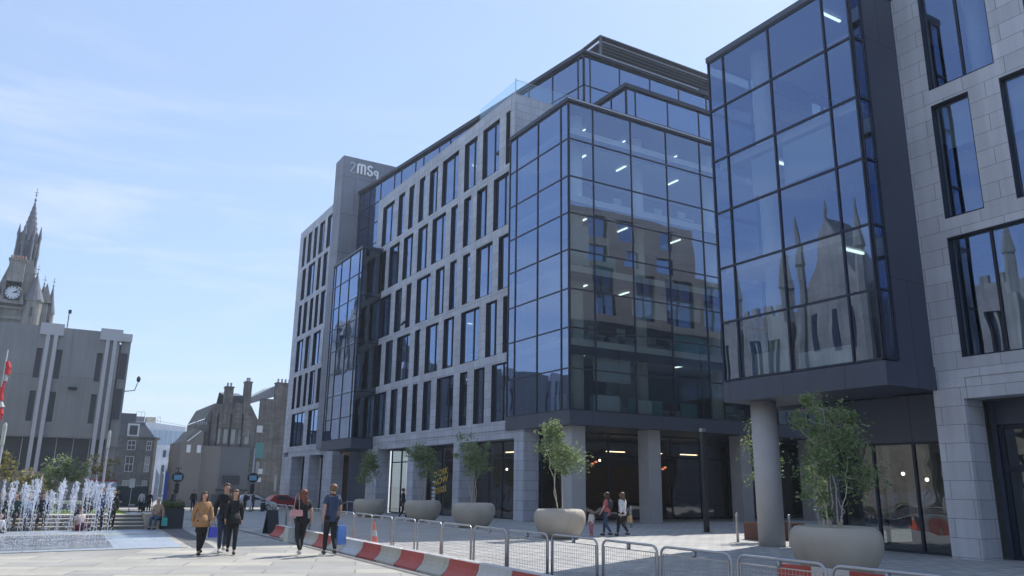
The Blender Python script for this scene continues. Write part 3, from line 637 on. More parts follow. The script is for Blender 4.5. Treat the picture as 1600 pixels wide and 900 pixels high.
sl.box(GX+.15, 40, GY0+.2, GY1-.2, 5.45, 5.5); sl.box(X1+.45, 40, -11.5, 13.6, 5.1, 5.5)
sl.build('floor_slab', M['slab'], B2)
co = MB(); co.box(27.2, 27.5, -11.5, 18.9, 5.5, 17.6); co.box(27.2, 27.5, -11.5, 13.2, 18, 24.6); co.box(25.2, 27.4, 14.2, 14.4, 5.6, 17.8); co.build('inner_core', M['core'], B2)
ic = MB()
for x, y in ((21.5, 18.2),): ic.lathe([(.36, 5.5), (.36, 17.8)], (x, y), 20)
ic.lathe([(.3, 5.5), (.3, 22)], (24.5, 11.9), 16); ic.build('interior_column', M['intcol'], B2, smooth=True)
for z in (9.33, 13.38, 17.85):
    lb = MB()
    lb.box(21.2, 22.2, (15.2 if z > 17 or z < 10 else 17.9)-.04, (15.2 if z > 17 or z < 10 else 17.9)+.04, z-.06, z)
    lb.box(23.6, 24.0, 11.8, 12.1, z-.06+.3, z+.3); lb.build('ceiling_light', M['light'], B2)
bd = MB(); bd.box(GX+.25, GX+.27, 14.7, 16.8, 11.9, 13.3); bd.box(GX+.25, GX+.27, 17.0, 18.2, 11.9, 13.3); bd.box(GX+.25, GX+.27, 14.75, 16.8, 5.5, 6.1); bd.box(GX+.25, GX+.27, 17.2, 18.6, 5.5, 6.3)
bd.box(X1+.45, X1+.47, 11.6, 12.6, 12.2, 13.6); bd.box(X1+.45, X1+.47, 9.0, 10.6, 12.0, 13.6); bd.build('window_blind', M['blind'], B2)
# under the box: round column, recessed panels and glazing
cl = MB(); cl.lathe([(.43, -.02), (.43, 4.745)], (21.35, 19.0), 32); cl.build('round_column', M['colconc'], B2, smooth=True)
cl = MB(); cl.box(25.0, 25.5, 19.1, 19.38, 0, 4.74); cl.build('column', M['colconc'], B2)
pn = MB(); pn.box(23.35, 23.6, 13.75, 18.1, 3.32, 4.745); pn.box(23.6, 50, 17.95, 18.1, 3.6, 4.745); pn.box(X1+.3, 50, 18.1, 19.83, 4.60, 4.747); pn.box(23.3, 23.75, 17.7, 18.15, -.02, 3.32)
pn.build('dark_cladding', M['fascia'], B2)
curtain('shop_window', 'x', 23.45, [13.75, 15.0, 16.4, 17.68], [.02, 3.3], -1, gm='glass_shop', mw=.08)
curtain('shop_window', 'y', 18.05, [23.78, 26.2, 28.6, 31, 33.4, 35.8], [.02, 3.58], 1, gm='glass_shop', mw=.08)
curtain('entrance_window', 'x', 24.0, [6.6, 8.2, 9.8, 11.4, 12.6], [.02, 2.5, 3.7], -1, gm='glass_shop', mw=.16)
pn = MB(); pn.box(23.9, 24.2, 6.5, 12.84, 3.75, 4.44); pn.box(23.95, 24.15, 12.65, 12.84, 0, 3.75); pn.box(23.7, 24.5, -8, 5.6, 0, 4.44); pn.build('entrance_surround', M['fascia'], B2)
gi = MB(); gi.box(27, 27.3, 6, 17.7, 0, 4.6); gi.box(23.6, 27, 13.4, 13.7, 0, 4.6); gi.box(24.2, 27.3, 4, 17.9, 4.45, 4.6)
gi.build('lobby_wall', M['interior'], B2)
for p in [(24.6, 15.4, 2.2), (25.2, 16.6, 2.4), (25.5, 11.2, 2.6)]:
    b = MB(); b.ball(p, .06, 8, 6); b.build('pendant_bulb', M['bulb'], B2)
ROOT = None
# ------------------------------------------------------------------ background buildings
M['bconc'] = panel_mat('brutalist_concrete', (.28, .29, .305), 3.2, 6, .02, (.19, .19, .20), stain=.09)
M['fin'] = mat('pale_concrete_fin', (.52, .53, .57), .8)
M['spire'] = mat('spire_granite', (.15, .155, .18), .9, var=.3, scale=1.3, bump=.3)
M['towerst'] = panel_mat('tower_granite', (.27, .26, .24), 1.2, .45, .02, (.25, .24, .22), var=.12, stain=.25)
M['slate'] = mat('slate_roof', (.10, .11, .13), .7, var=.25, scale=4)
M['palegrey'] = mat('lit_roof_flank', (.36, .37, .40), .6, var=.15)  # sunlight on the roof slope painted as pale grey; also colours chimney pots
M['granold'] = panel_mat('dark_front_granite', (.17, .17, .175), .7, .33, .015, (.11, .11, .11), var=.2, stain=.3)
M['granlit'] = panel_mat('buff_lit_granite', (.46, .39, .30), .7, .33, .015, (.3, .26, .2), var=.12)  # paler copy of the corner block's granite, sunlight on its side painted in
M['brownold'] = panel_mat('weathered_stone', (.17, .155, .145), .8, .35, .02, (.10, .09, .08), var=.2, stain=.35)
M['render'] = mat('flat_grey_render', (.19, .175, .165), .9, var=.08, scale=.6)
M['render2'] = mat('flat_blue_grey_render', (.125, .135, .15), .9, var=.1, scale=.6)
M['whitewall'] = panel_mat('white_cladding', (.66, .70, .78), 2.4, 3.2, .03, (.45, .5, .58), var=.04)
M['sash'] = mat('white_sash', (.7, .72, .75), .6)
M['bwin'] = mat('background_window', (.05, .06, .08), .4, spec=.35)
M['lightwin'] = mat('blind_behind_window', (.34, .37, .38), .5)
M['terracotta'] = mat('clay_chimney_pot', (.45, .25, .17), .8)
M['redsign'] = mat('dark_red_panel', (.3, .04, .04), .6)
M['teal'] = mat('teal_banner', (.08, .22, .22), .7)
M['bluepanel'] = mat('pale_blue_panel', (.20, .42, .62), .5)
M['plate'] = mat('pale_sign_plate', (.55, .58, .62), .6)

# brutalist concrete block on the left (front face y = 92)
T1 = thing('concrete_office_block', 'flat roofed grey concrete office block with paired pale vertical fins behind the fountain', 'building', (-8, 95, 0), world=True)
Y1 = 92.0; G1 = gz(92)-.2
def holes_wall(mb, x0, x1, z0, z1, ya, yb, holes):
    """front wall with rectangular openings; holes = (xa, xb, za, zb) sorted in non overlapping columns"""
    xs = sorted(set([x0, x1]+[h[0] for h in holes]+[h[1] for h in holes]))
    for a, b in zip(xs[:-1], xs[1:]):
        hs = sorted([h for h in holes if h[0] <= a+1e-6 and h[1] >= b-1e-6], key=lambda h: h[2]); z = z0
        for h in hs:
            if h[2] > z+1e-4: mb.box(a, b, ya, yb, z, h[2])
            z = h[3]
        if z1 > z+1e-4: mb.box(a, b, ya, yb, z, z1)
W = MB(); hl = []
for c in (-15.6, -7.9, -.33, 5.13):
    hl += [(c-1.15, c-.62, 11.7, 14.7), (c-1.15, c-.62, 7.4, 10.4)]
    if c < 5: hl += [(c+.62, c+1.15, 11.7, 14.7), (c+.62, c+1.15, 7.4, 10.4)]
holes_wall(W, -24, 5.95, 5.9, 17.0, Y1, Y1+.5, hl)
W.box(-24, 5.95, Y1+.5, 112, 16.6, 17.0); W.box(5.55, 5.95, Y1+.5, 112, 5.9, 16.6); W.box(-24, 5.95, Y1+1.5, 112, G1, 5.9)
W.box(5.97, 7.0, Y1+1.3, 108, G1, 16.0)
W.box(-24, 6.1, Y1+.6, Y1+1.4, G1, 2.6); W.box(6.2, 7.1, Y1+.9, Y1+1.28, 5.2, 16.2)
W.build('concrete_wall', M['bconc'], T1)
for c in (-15.6, -7.9, -.33, 5.13):
    F = MB(); F.box(c-1.1, c+1.0, Y1-.35, Y1+.0, 16.1, 17.3); F.box(c-.5, c-.15, Y1-.4, Y1+.0, G1, 16.09); F.box(c+.2, c+.55, Y1-.4, Y1+.0, G1, 16.09)
    F.build('vertical_fin', M['fin'], T1)
F = MB(); F.box(6.1, 7.15, Y1+.6, Y1+2, 16.25, 17.1); F.build('roof_cap', M['fin'], T1)
for h in hl:
    g = MB(); g.box(h[0]+.002, h[1]-.002, Y1+.3, Y1+.34, h[2]+.002, h[3]-.002); g.build('window', M['bwin'], T1)
g = MB(); g.box(-23, 5.9, Y1+1.42, Y1+1.49, 2.6, 5.88); st = g.build('strip_window', M['bwin'], T1)
g = MB()
for i in range(19): g.box(-22.5+i*1.5, -22.43+i*1.5, Y1+1.3, Y1+1.41, 2.62, 5.86)
g.build('window_mullion', M['fin'], st)
g = MB(); g.box(6.25, 6.9, Y1+.8, Y1+.88, 8.0, 11.2); g.box(6.25, 6.9, Y1+.8, Y1+.88, 12.2, 15.0); g.build('window', M['bwin'], T1)
g = MB(); g.lathe([(.1, 0), (.42, .05), (.42, .25), (.1, .3)], (2.2, Y1-.2), 12, 10.7); g.build('wall_lamp', M['blacksteel'], T1)
g = MB(); g.tube([(7.1, Y1+1, 11), (8.0, Y1+.5, 11.1), (8.2, Y1+.4, 11.9)], .05, 6); g.ball((8.25, Y1+.4, 12.3), (.2, .2, .35), 8, 6); g.build('wall_camera', M['blacksteel'], T1)
g = MB(); g.tube([(.9, Y1+2, 17), (.9, Y1+2, 19.3)], .05, 5); g.box(.8, 1.1, Y1+1.95, Y1+2.05, 18.9, 19.3); g.build('roof_mast', M['blacksteel'], T1)

# clock tower and spire (y = 130)
T2 = thing('clock_tower', 'granite clock tower with a tall crocketed spire and conical corner turrets behind the concrete block', 'church tower', (-6, 134, 0), world=True)
W = MB(); W.box(-12.0, -1.6, 131, 141, -3, 26.6); W.box(-10.0, -2.6, 130.6, 131, 23.9, 24.3); W.box(-9.8, -2.6, 130.5, 131, 25.4, 25.7)
W.add([(-8.6, 131, 26.6), (-3.0, 131, 26.6), (-4.3, 131.6, 33), (-6.9, 131.6, 33), (-8.6, 139, 26.6), (-3, 139, 26.6), (-4.3, 137, 33), (-6.9, 137, 33)],
      [(0, 1, 2, 3), (1, 5, 6, 2), (5, 4, 7, 6), (4, 0, 3, 7), (3, 2, 6, 7)])
W.box(-7.15, -5.2, 129.8, 130.9, 26.5, 32.3)
W.add([(-7.7, 129.8, 26.0), (-4.6, 129.8, 26.0), (-5.2, 129.8, 29.2), (-7.15, 129.8, 29.2), (-7.7, 131, 26.0), (-4.6, 131, 26.0), (-5.2, 131, 29.2), (-7.15, 131, 29.2)],
      [(0, 1, 2, 3), (1, 5, 6, 2), (4, 0, 3, 7)])
W.box(-7.3, -5.05, 129.7, 131, 32.3, 32.6)
W.build('tower_body', M['towerst'], T2)
for i in range(6):
    c = MB(); c.lathe([(.11, 0), (.13, .5)], (-7.0+i*.34, 130.2), 7, 32.6); c.build('chimney_pot', M['terracotta'], T2)
c = MB(); c.add([(-6.13+1.0*math.cos(R(a)), 129.62, 27.5+1.0*math.sin(R(a))) for a in range(0, 360, 15)]+[(-6.13+1.0*math.cos(R(a)), 129.8, 27.5+1.0*math.sin(R(a))) for a in range(0, 360, 15)],
      [tuple(range(24))]+[(i, 24+i, 24+(i+1) % 24, (i+1) % 24) for i in range(24)])
cf = c.build('clock_face', mat('clock_white', (.62, .66, .72), .6), T2)
c = MB(); c.beam((-6.13, 129.58, 27.5), (-5.6, 129.58, 27.85), .09); c.beam((-6.13, 129.57, 27.5), (-5.55, 129.57, 27.65), .12)
for k in range(12):
    a = R(30*k); c.beam((-6.13+.66*math.cos(a), 129.57, 27.5+.66*math.sin(a)), (-6.13+.9*math.cos(a), 129.57, 27.5+.9*math.sin(a)), .08)
c.tube([(-6.13+1.03*math.cos(R(a)), 129.6, 27.5+1.03*math.sin(R(a))) for a in range(0, 361, 20)], .1, 6, caps=False)
c.build('clock_hands', M['blacksteel'], cf)
S = MB(); S.mi = 0
S.lathe([(1.75, 31.5), (1.6, 32.5), (1.45, 32.7), (1.34, 36.2), (1.45, 36.4), (1.0, 36.5)], (-5.45, 134), 8)
S.lathe([(1.2, 36.4), (.62, 39.6), (.1, 42.6), (.05, 43.2)], (-5.45, 134), 8)
for k in range(8):
    a = R(45*k+22.5); x, y = -5.45+1.5*math.cos(a), 134+1.5*math.sin(a)
    S.lathe([(.16, 32.3), (.16, 37.0), (.24, 37.1), (.03, 38.8)], (x, y), 6)
    for j in range(7): S.ball((-5.45+(1.16-.155*j)*math.cos(a), 134+(1.16-.155*j)*math.sin(a), 36.9+j*.8), .11, 5, 4)
    a2 = R(45*k); S.box(-5.45+1.36*math.cos(a2)-.18, -5.45+1.36*math.cos(a2)+.18, 134+1.36*math.sin(a2)-.18, 134+1.36*math.sin(a2)+.18, 36.2, 37.4)
S.ball((-5.45, 134, 43.0), .18, 6, 5); S.beam((-5.45, 134, 43), (-5.45, 134, 44.9), .07); S.beam((-5.72, 134, 44.2), (-5.18, 134, 44.2), .06); S.ball((-5.45, 134, 43.8), .14, 6, 4)
S.build('spire', M['spire'], T2)
S = MB()
for k in range(8):
    a = R(45*k); x, y = -5.45+1.42*math.cos(a), 134+1.42*math.sin(a); S.ball((x, y, 34.4), (.2, .2, 1.3), 6, 6)
S.build('lancet_opening', M['bwin'], T2)
for (x, y, r, z0, z1, z2) in [(-3.5, 130.9, 1.18, 20, 26.9, 30.9), (-1.3, 133.6, .62, 20, 25.9, 29.9), (-8.4, 131, 1.1, 20, 26.5, 30.2), (-2.6, 138, .9, 20, 27, 31)]:
    S = MB(); S.lathe([(r, z0), (r, z1-.3), (r*1.14, z1-.15), (r*1.14, z1)], (x, y), 16); tt = S.build('turret', M['towerst'], T2)
    S = MB(); S.lathe([(r*1.16, z1), (r*.55, z1+(z2-z1)*.5), (.05, z2)], (x, y), 16); S.beam((x, y, z2-.1), (x, y, z2+1.4), .06); S.beam((x-.25, y, z2+.7), (x+.25, y, z2+.7), .06); S.ball((x, y, z2+.1), .14, 6, 4)
    S.build('turret_roof', M['spire'], tt)
    S = MB(); S.box(x-.2, x+.12, y-r-.02, y-r+.2, z1-2.6, z1-1.2); S.build('slit_window', M['bwin'], tt)
S = MB(); S.add([(-3, 132, 27), (-1.2, 132, 27), (-2.1, 132, 30), (-3, 136, 27), (-1.2, 136, 27), (-2.1, 136, 30)], [(0, 1, 2), (5, 4, 3), (1, 4, 5, 2), (3, 0, 2, 5)]); S.build('gable', M['towerst'], T2)

# corner granite block with mansard roof (y = 120)
T3 = thing('granite_corner_block', 'dark granite corner block with white sash windows and slate mansard roof', 'building', (10, 125, 0), world=True)
G3 = gz(120)-.3; hl = []
for cx in (8.35, 10.9, 13.1):
    w2 = .52 if cx < 12 else .33
    for z0, z1 in [(5.8, 7.1), (2.9, 5.0), (-.4, 1.6+.2)]: hl.append((cx-w2, cx+w2, z0, z1))
W = MB(); holes_wall(W, -2, 13.75, G3, 7.45, 120, 120.4, hl); W.box(-2, 13.75, 120.4, 140, G3, 7.40); W.box(-2, 14.0, 119.8, 120, 7.46, 7.62)
W.build('front_wall', M['granold'], T3)
W = MB(); W.box(13.76, 14.1, 120.1, 140, G3, 7.3); W.box(13.76, 14.4, 119.9, 140, 7.32, 7.6); W.build('side_wall', M['granlit'], T3)
for h in hl:
    f = MB(); f.box(h[0], h[1], 120.15, 120.22, h[2], h[3]); o = f.build('window', M['bwin'] if rw.random() < .5 else M['lightwin'], T3)
    f = MB(); f.box(h[0], h[0]+.08, 120.08, 120.14, h[2], h[3]); f.box(h[1]-.08, h[1], 120.08, 120.14, h[2], h[3])
    for z in (h[2], (h[2]+h[3])/2-.04, h[3]-.08): f.box(h[0]+.08, h[1]-.08, 120.08, 120.14, z, z+.08)
    f.box((h[0]+h[1])/2-.025, (h[0]+h[1])/2+.025, 120.085, 120.135, h[2]+.08, h[3]-.08); f.build('sash', M['sash'], o)
for z0, z1 in [(5.6, 7.0), (2.8, 4.8), (-.4, 1.7)]:
    for y in (121.5, 124, 127, 130, 133):
        f = MB(); f.box(14.102, 14.15, y, y+1.1, z0, z1); f.build('window', M['bwin'], T3)
W = MB(); W.add([(-2, 120.1, 7.63), (13.7, 120.1, 7.63), (12.3, 120.9, 9.5), (-2, 120.9, 9.5), (-2, 140, 7.63), (13.7, 140, 7.63), (12.3, 139, 9.5), (-2, 139, 9.5)],
      [(0, 1, 2, 3), (1, 5, 6, 2), (3, 2, 6, 7), (5, 4, 7, 6), (4, 0, 3, 7)]); W.box(-2, 12.4, 120.8, 121, 9.5, 9.65); W.build('mansard_roof', M['slate'], T3)
for cx in (8.0, 10.9):
    f = MB(); f.box(cx-.72, cx+.72, 120.0, 121, 7.64, 9.35); d = f.build('dormer', M['sash'], T3)
    f = MB(); f.box(cx-.5, cx+.5, 119.95, 119.995, 7.85, 9.1); d2 = f.build('dormer_window', M['bwin'], d)
W = MB(); W.box(9.6, 11.8, 128, 131, 9.65, 11.3); W.build('roof_plant_room', M['slate'], T3)

# white modern block far behind (y = 190)
T4 = thing('white_office_block', 'pale white and glass modern block far down the side street', 'building', (26, 200, 0), world=True)
G4 = -3.2
prev = None
W = MB(); Wg = MB(); pts = [(15, 190, 14.2), (20.4, 190, 14.2), (24, 190.6, 13.9), (28, 192, 13.6), (31.5, 195, 13.4), (33, 200, 13.2)]
for (xa, ya, za), (xb, yb, zb) in zip(pts[:-1], pts[1:]):
    W.add([(xa, ya, G4), (xb, yb, G4), (xb, yb, 9.4), (xa, ya, 9.4), (xa, ya, 12.6), (xb, yb, 12.6), (xb, yb, zb), (xa, ya, za), (xa, ya+15, za), (xb, yb+15, zb)], [(0, 1, 2, 3), (4, 5, 6, 7), (7, 6, 9, 8)])
    Wg.add([(xa, ya+.02, 9.4), (xb, yb+.02, 9.4), (xb, yb+.02, 12.6), (xa, ya+.02, 12.6)], [(0, 1, 2, 3)])
W.build('white_wall', M['whitewall'], T4)
gw = Wg.build('upper_glazing', mat('pale_upper_glazing', (.34, .45, .58), .25), T4)
W = MB()
for i in range(14): x = 15.5+i*1.1; W.box(x, x+.08, 189.9+max(0, x-20.4)*.16, 189.99+max(0, x-20.4)*.16, 9.4, 12.6)
W.build('glazing_bar', M['sash'], gw)
for z in (6.8, 3.6, .4):
    for i, x in enumerate((19.8, 21.3, 23.8, 25.2, 26.9, 28.2)):
        f = MB(); yy = 189.9+max(0, x-20.4)*.16; f.box(x, x+.6, yy, yy+.3, z, z+1.5); f.build('window', M['bwin'], T4)
for x0, x1, m_ in [(16.9, 19.6, 'slate'), (20.0, 21.9, 'granlit')]:
    f = MB(); f.box(x0, x1, 194, 197, 13.9, 15.6); f.build('roof_plant_room', M[m_], T4)
f = MB()
for x in (17.9, 18.9, 19.6, 22.4, 23.0): f.beam((x, 195, 15.4 if x < 20 else 13.8), (x, 195, 16.7 if x < 20 else 15.8), .08)
f.beam((17.9, 195, 16.7), (19.6, 195, 16.7), .08); f.beam((22.4, 195, 15.8), (23.0, 195, 15.8), .08); f.beam((20.4, 192, 14.9), (29, 194, 13.9), .08); f.build('roof_railing', M['steel'], T4)

# old grey building with tall chimneys (y = 115)
T5 = thing('old_stone_building', 'soot dark old stone building with tall chimney stacks and blank rendered lower walls', 'building', (24, 120, 0), world=True)
G5 = gz(115)-.3; Yb = 115
W = MB(); hl = [(26.6, 27.1, 2.5, 4.6), (29.3, 29.7, 4.4, 6.6), (30.2, 30.6, 4.4, 6.6), (29.3, 29.7, .6, 2.8)]
for x in (20.8, 21.8, 22.8, 23.8, 24.7): hl.append((x, x+.62, 6.9, 8.9))
holes_wall(W, 19.2, 34, 6.46, 10.2, Yb, Yb+.4, [h for h in hl if h[2] > 6]); holes_wall(W, 25.5, 34, G5, 6.46, Yb, Yb+.4, [h for h in hl if h[2] < 6 and h[3] < 6.5]+[(29.3, 29.7, 4.4, 6.4), (30.2, 30.6, 4.4, 6.4)][:0])
W.box(19.2, 34, Yb+.4, 130, G5, 10.1)
W.add([(19.2, Yb, 10.2), (20.2, Yb, 12.3), (21.9, Yb, 12.3), (21.9, Yb, 10.2), (19.2, 130, 10.2), (20.2, 130, 12.3), (21.9, 130, 12.3), (21.9, 130, 10.2)], [(0, 3, 2, 1), (0, 1, 5, 4), (1, 2, 6, 5), (3, 7, 6, 2)])
W.add([(21.9, Yb+.1, 10.2), (26.4, Yb+.1, 10.2), (25.2, Yb+.1, 12.3), (23.2, Yb+.1, 12.6), (21.9, 125, 10.2), (26.4, 125, 10.2), (25.2, 125, 12.3), (23.2, 125, 12.6)], [(0, 1, 2, 3), (1, 5, 6, 2), (3, 7, 4, 0)])
W.box(26.4, 34, Yb, Yb+.5, 10.2, 13.4)
W.build('stone_wall', M['brownold'], T5)
W = MB(); W.add([(21.9, 118, 10.2), (21.9, 118, 13.8), (24.6, 118, 13.9), (24.6, 118, 10.2), (21.9, 126, 10.2), (21.9, 122, 14.6), (24.6, 122, 14.6), (24.6, 126, 10.2)], [(0, 3, 2, 1), (1, 2, 6, 5), (5, 6, 7, 4)])
W.build('slate_roof', M['slate'], T5)
W = MB(); W.add([(25.0, 117, 12.6), (28.6, 117, 13.9), (30.5, 117, 15.4), (28.6, 117, 15.5), (25.0, 117, 13.4), (30.5, 124, 15.4), (28.6, 124, 15.7), (25, 124, 13.4)], [(0, 1, 2, 3, 4), (3, 2, 5, 6), (4, 3, 6, 7)])
W.build('lit_roof_slope', M['palegrey'], T5)
for x0, x1, z0, z1, y in [(21.5, 22.55, 9, 14.6, Yb-.1), (24.1, 25.0, 8, 15.5, Yb-.15), (28.5, 31.2, 10, 15.7, Yb-.05)]:
    W = MB(); W.box(x0, x1, y, y+1.3, z0, z1); W.box(x0-.08, x1+.08, y-.08, y+1.38, z1, z1+.18); c = W.build('chimney', M['brownold'], T5)
    n = 2 if x1-x0 < 2 else 5
    for k in range(n):
        W = MB(); W.lathe([(.13, z1+.18), (.15, z1+.75)], (x0+.3+k*((x1-x0-.6)/(n-1)), y+.6), 7); W.build('chimney_pot', M['palegrey'], c)
W = MB(); W.box(19.0, 21.6, Yb-.5, Yb-.02, G5, 6.5); W.build('rendered_panel', M['render'], T5)
W = MB(); W.box(21.62, 25.5, Yb-.4, Yb+.3, G5, 6.45); W.build('rendered_panel', M['render2'], T5)
for h in hl:
    if h[3] < 6.7 and h[2] > 4: continue
    f = MB(); f.box(h[0], h[1], Yb+.15, Yb+.2, h[2], h[3]); f.build('window', M['lightwin'], T5)
f = MB(); f.box(26.2, 27.4, Yb-.14, Yb-.06, 5.1, 7.2); f.build('teal_banner', M['teal'], T5)
for x, z, s in [(26.2, 8.6, .8), (26.9, 2.9, .6), (26.9, 1.8, .5)]:
    f = MB(); f.box(x, x+s, Yb-.14, Yb-.08, z, z+s*1.2); f.build('wall_plaque', M['plate'], T5)
for x0, x1, z in [(20.9, 22.3, .1), (23.5, 25.3, -.3), (26, 28, -.2), (28.4, 30, -.3)]:
    f = MB(); f.box(x0, x1, Yb-.62, Yb-.5, G5, z); f.build('shopfront', M['bwin'], T5)
f = MB(); f.box(21.4, 25.6, Yb-.75, Yb-.55, .55, .8); f.box(22.2, 24.4, Yb-.7, Yb-.42, 1.4, 2.6); f.build('shop_fascia', M['blacksteel'], T5)
f = MB()
for x in (20.0, 20.9, 22.6, 24.2): f.tube([(x, Yb-.15, 6.5), (x, Yb-.15, 11.0)], .1, 6)
f.build('drainpipe', M['blacksteel'], T5)
T6 = thing('low_stone_house', 'low brown gabled house with a row of chimney pots left of the old stone building', 'building', (17.6, 112, 0), world=True)
W = MB(); W.box(16.3, 19.0, 113.6, 124, G5, 6.9); W.add([(16.3, 113.6, 6.9), (19.0, 113.6, 6.9), (19.0, 113.9, 8.3), (17.9, 113.9, 8.7), (16.9, 113.9, 7.3), (16.3, 124, 6.9), (19, 124, 6.9), (19, 124, 8.3), (17.9, 124, 8.7), (16.9, 124, 7.3)], [(0, 1, 2, 3, 4), (4, 3, 8, 9), (3, 2, 7, 8), (0, 4, 9, 5)])
W.build('rendered_wall', M['render'], T6)
W = MB(); W.box(17.9, 19.6, 114.5, 115.5, 8.3, 9.3); c = W.build('chimney', M['brownold'], T6)
for k in range(6): W = MB(); W.lathe([(.09, 9.3), (.1, 9.75)], (18.05+k*.27, 115), 6); W.build('chimney_pot', M['palegrey'], c)
for x in (17.0, 18.3):
    f = MB(); f.box(x, x+.5, 113.5, 113.58, 5.5, 6.5); f.build('window', M['sash'], T6)
f = MB(); f.beam((17.0, 113.5, 6.95), (18.6, 113.5, 8.4), .18); f.build('roof_verge', M['plate'], T6)

# the Gothic college opposite, out of frame, seen mirrored in the glass
T7 = thing('gothic_college', 'pale granite Gothic college front with pinnacles mirrored in the office glass', 'building', (-21, 30, 0), world=True)
M['gothic'] = panel_mat('silver_granite', (.42, .385, .32), .9, .4, .015, (.3, .29, .27), var=.1, stain=.25)
W = MB(); XG = -19; Wd = MB()
segs = [(y, y+5.2) for y in range(-28, 84, 6)]
for i, (a, b) in enumerate(segs):
    hs = [(a+1.0, a+2.3), (a+3.0, a+4.3)]
    for z0, z1, zz0, zz1 in [(0, 1.5, 1.5, 5), (5, 6.6, 6.6, 11), (11, 12.5, 12.5, 16.2)]:
        W.box(XG-.5, XG, a, b, z0, z1); c = a
        for h0, h1 in hs: W.box(XG-.5, XG, c, h0, zz0, zz1); c = h1
        W.box(XG-.5, XG, c, b, zz0, zz1)
        for h0, h1 in hs: Wd.box(XG-.45, XG-.4, h0, h1, zz0, zz1); W.box(XG-.4, XG-.1, (h0+h1)/2-.09, (h0+h1)/2+.09, zz0, zz1)
    W.box(XG-.5, XG, a, b, 16.2, 18.4)
    for k in range(4): W.box(XG-.4, XG-.05, a+.2+k*1.3, a+.9+k*1.3, 18.4, 19.1)
    W.box(XG-.5, XG+.55, b, b+.8, 0, 17.5); W.lathe([(.5, 17.5), (.42, 20.5), (.55, 20.6), (.06, 24.0)], (XG, b+.4), 4)
W.box(XG-10, XG-.5, -28, 86, 0, 16)
for yc, hg in [(44, 26), (14, 24), (-10, 24), (68, 25)]:
    W.add([(XG+.6, yc-3.4, 0), (XG+.6, yc+3.4, 0), (XG+.6, yc+3.4, 19), (XG+.6, yc, hg), (XG+.6, yc-3.4, 19), (XG-3, yc-3.4, 0), (XG-3, yc+3.4, 0), (XG-3, yc+3.4, 19), (XG-3, yc, hg), (XG-3, yc-3.4, 19)],
          [(0, 1, 2, 3, 4), (1, 6, 7, 2), (2, 7, 8, 3), (3, 8, 9, 4), (4, 9, 5, 0)])
    for dy in (-3.4, 3.4): W.lathe([(.45, 0), (.4, 22), (.55, 22.2), (.05, 27)], (XG+.7, yc+dy), 6)
    for dy in (-2, 0, 2):
        Wd.box(XG+.61, XG+.66, yc+dy-.45, yc+dy+.45, 6.5, 12); Wd.box(XG+.61, XG+.66, yc+dy-.3, yc+dy+.3, 14, 17.5)
    W.lathe([(.12, hg), (.2, hg+.8), (.02, hg+2)], (XG+.5, yc), 5)
W.build('granite_front', M['gothic'], T7); Wd.build('lancet_windows', M['bwin'], T7)

T8 = thing('courtyard_block', 'plain granite block closing the far end of the covered passage', 'building', (62, 26, 0), world=True)
W = MB(); W.box(60, 64, 8, 45, 0, 11); W.build('granite_wall', M['stone'], T8)
for y in range(20, 34, 3):
    for z in (1, 5, 8.2):
        W = MB(); W.box(59.95, 59.99, y, y+1.6, z, z+2.3); W.build('window', M['bwin'], T8)
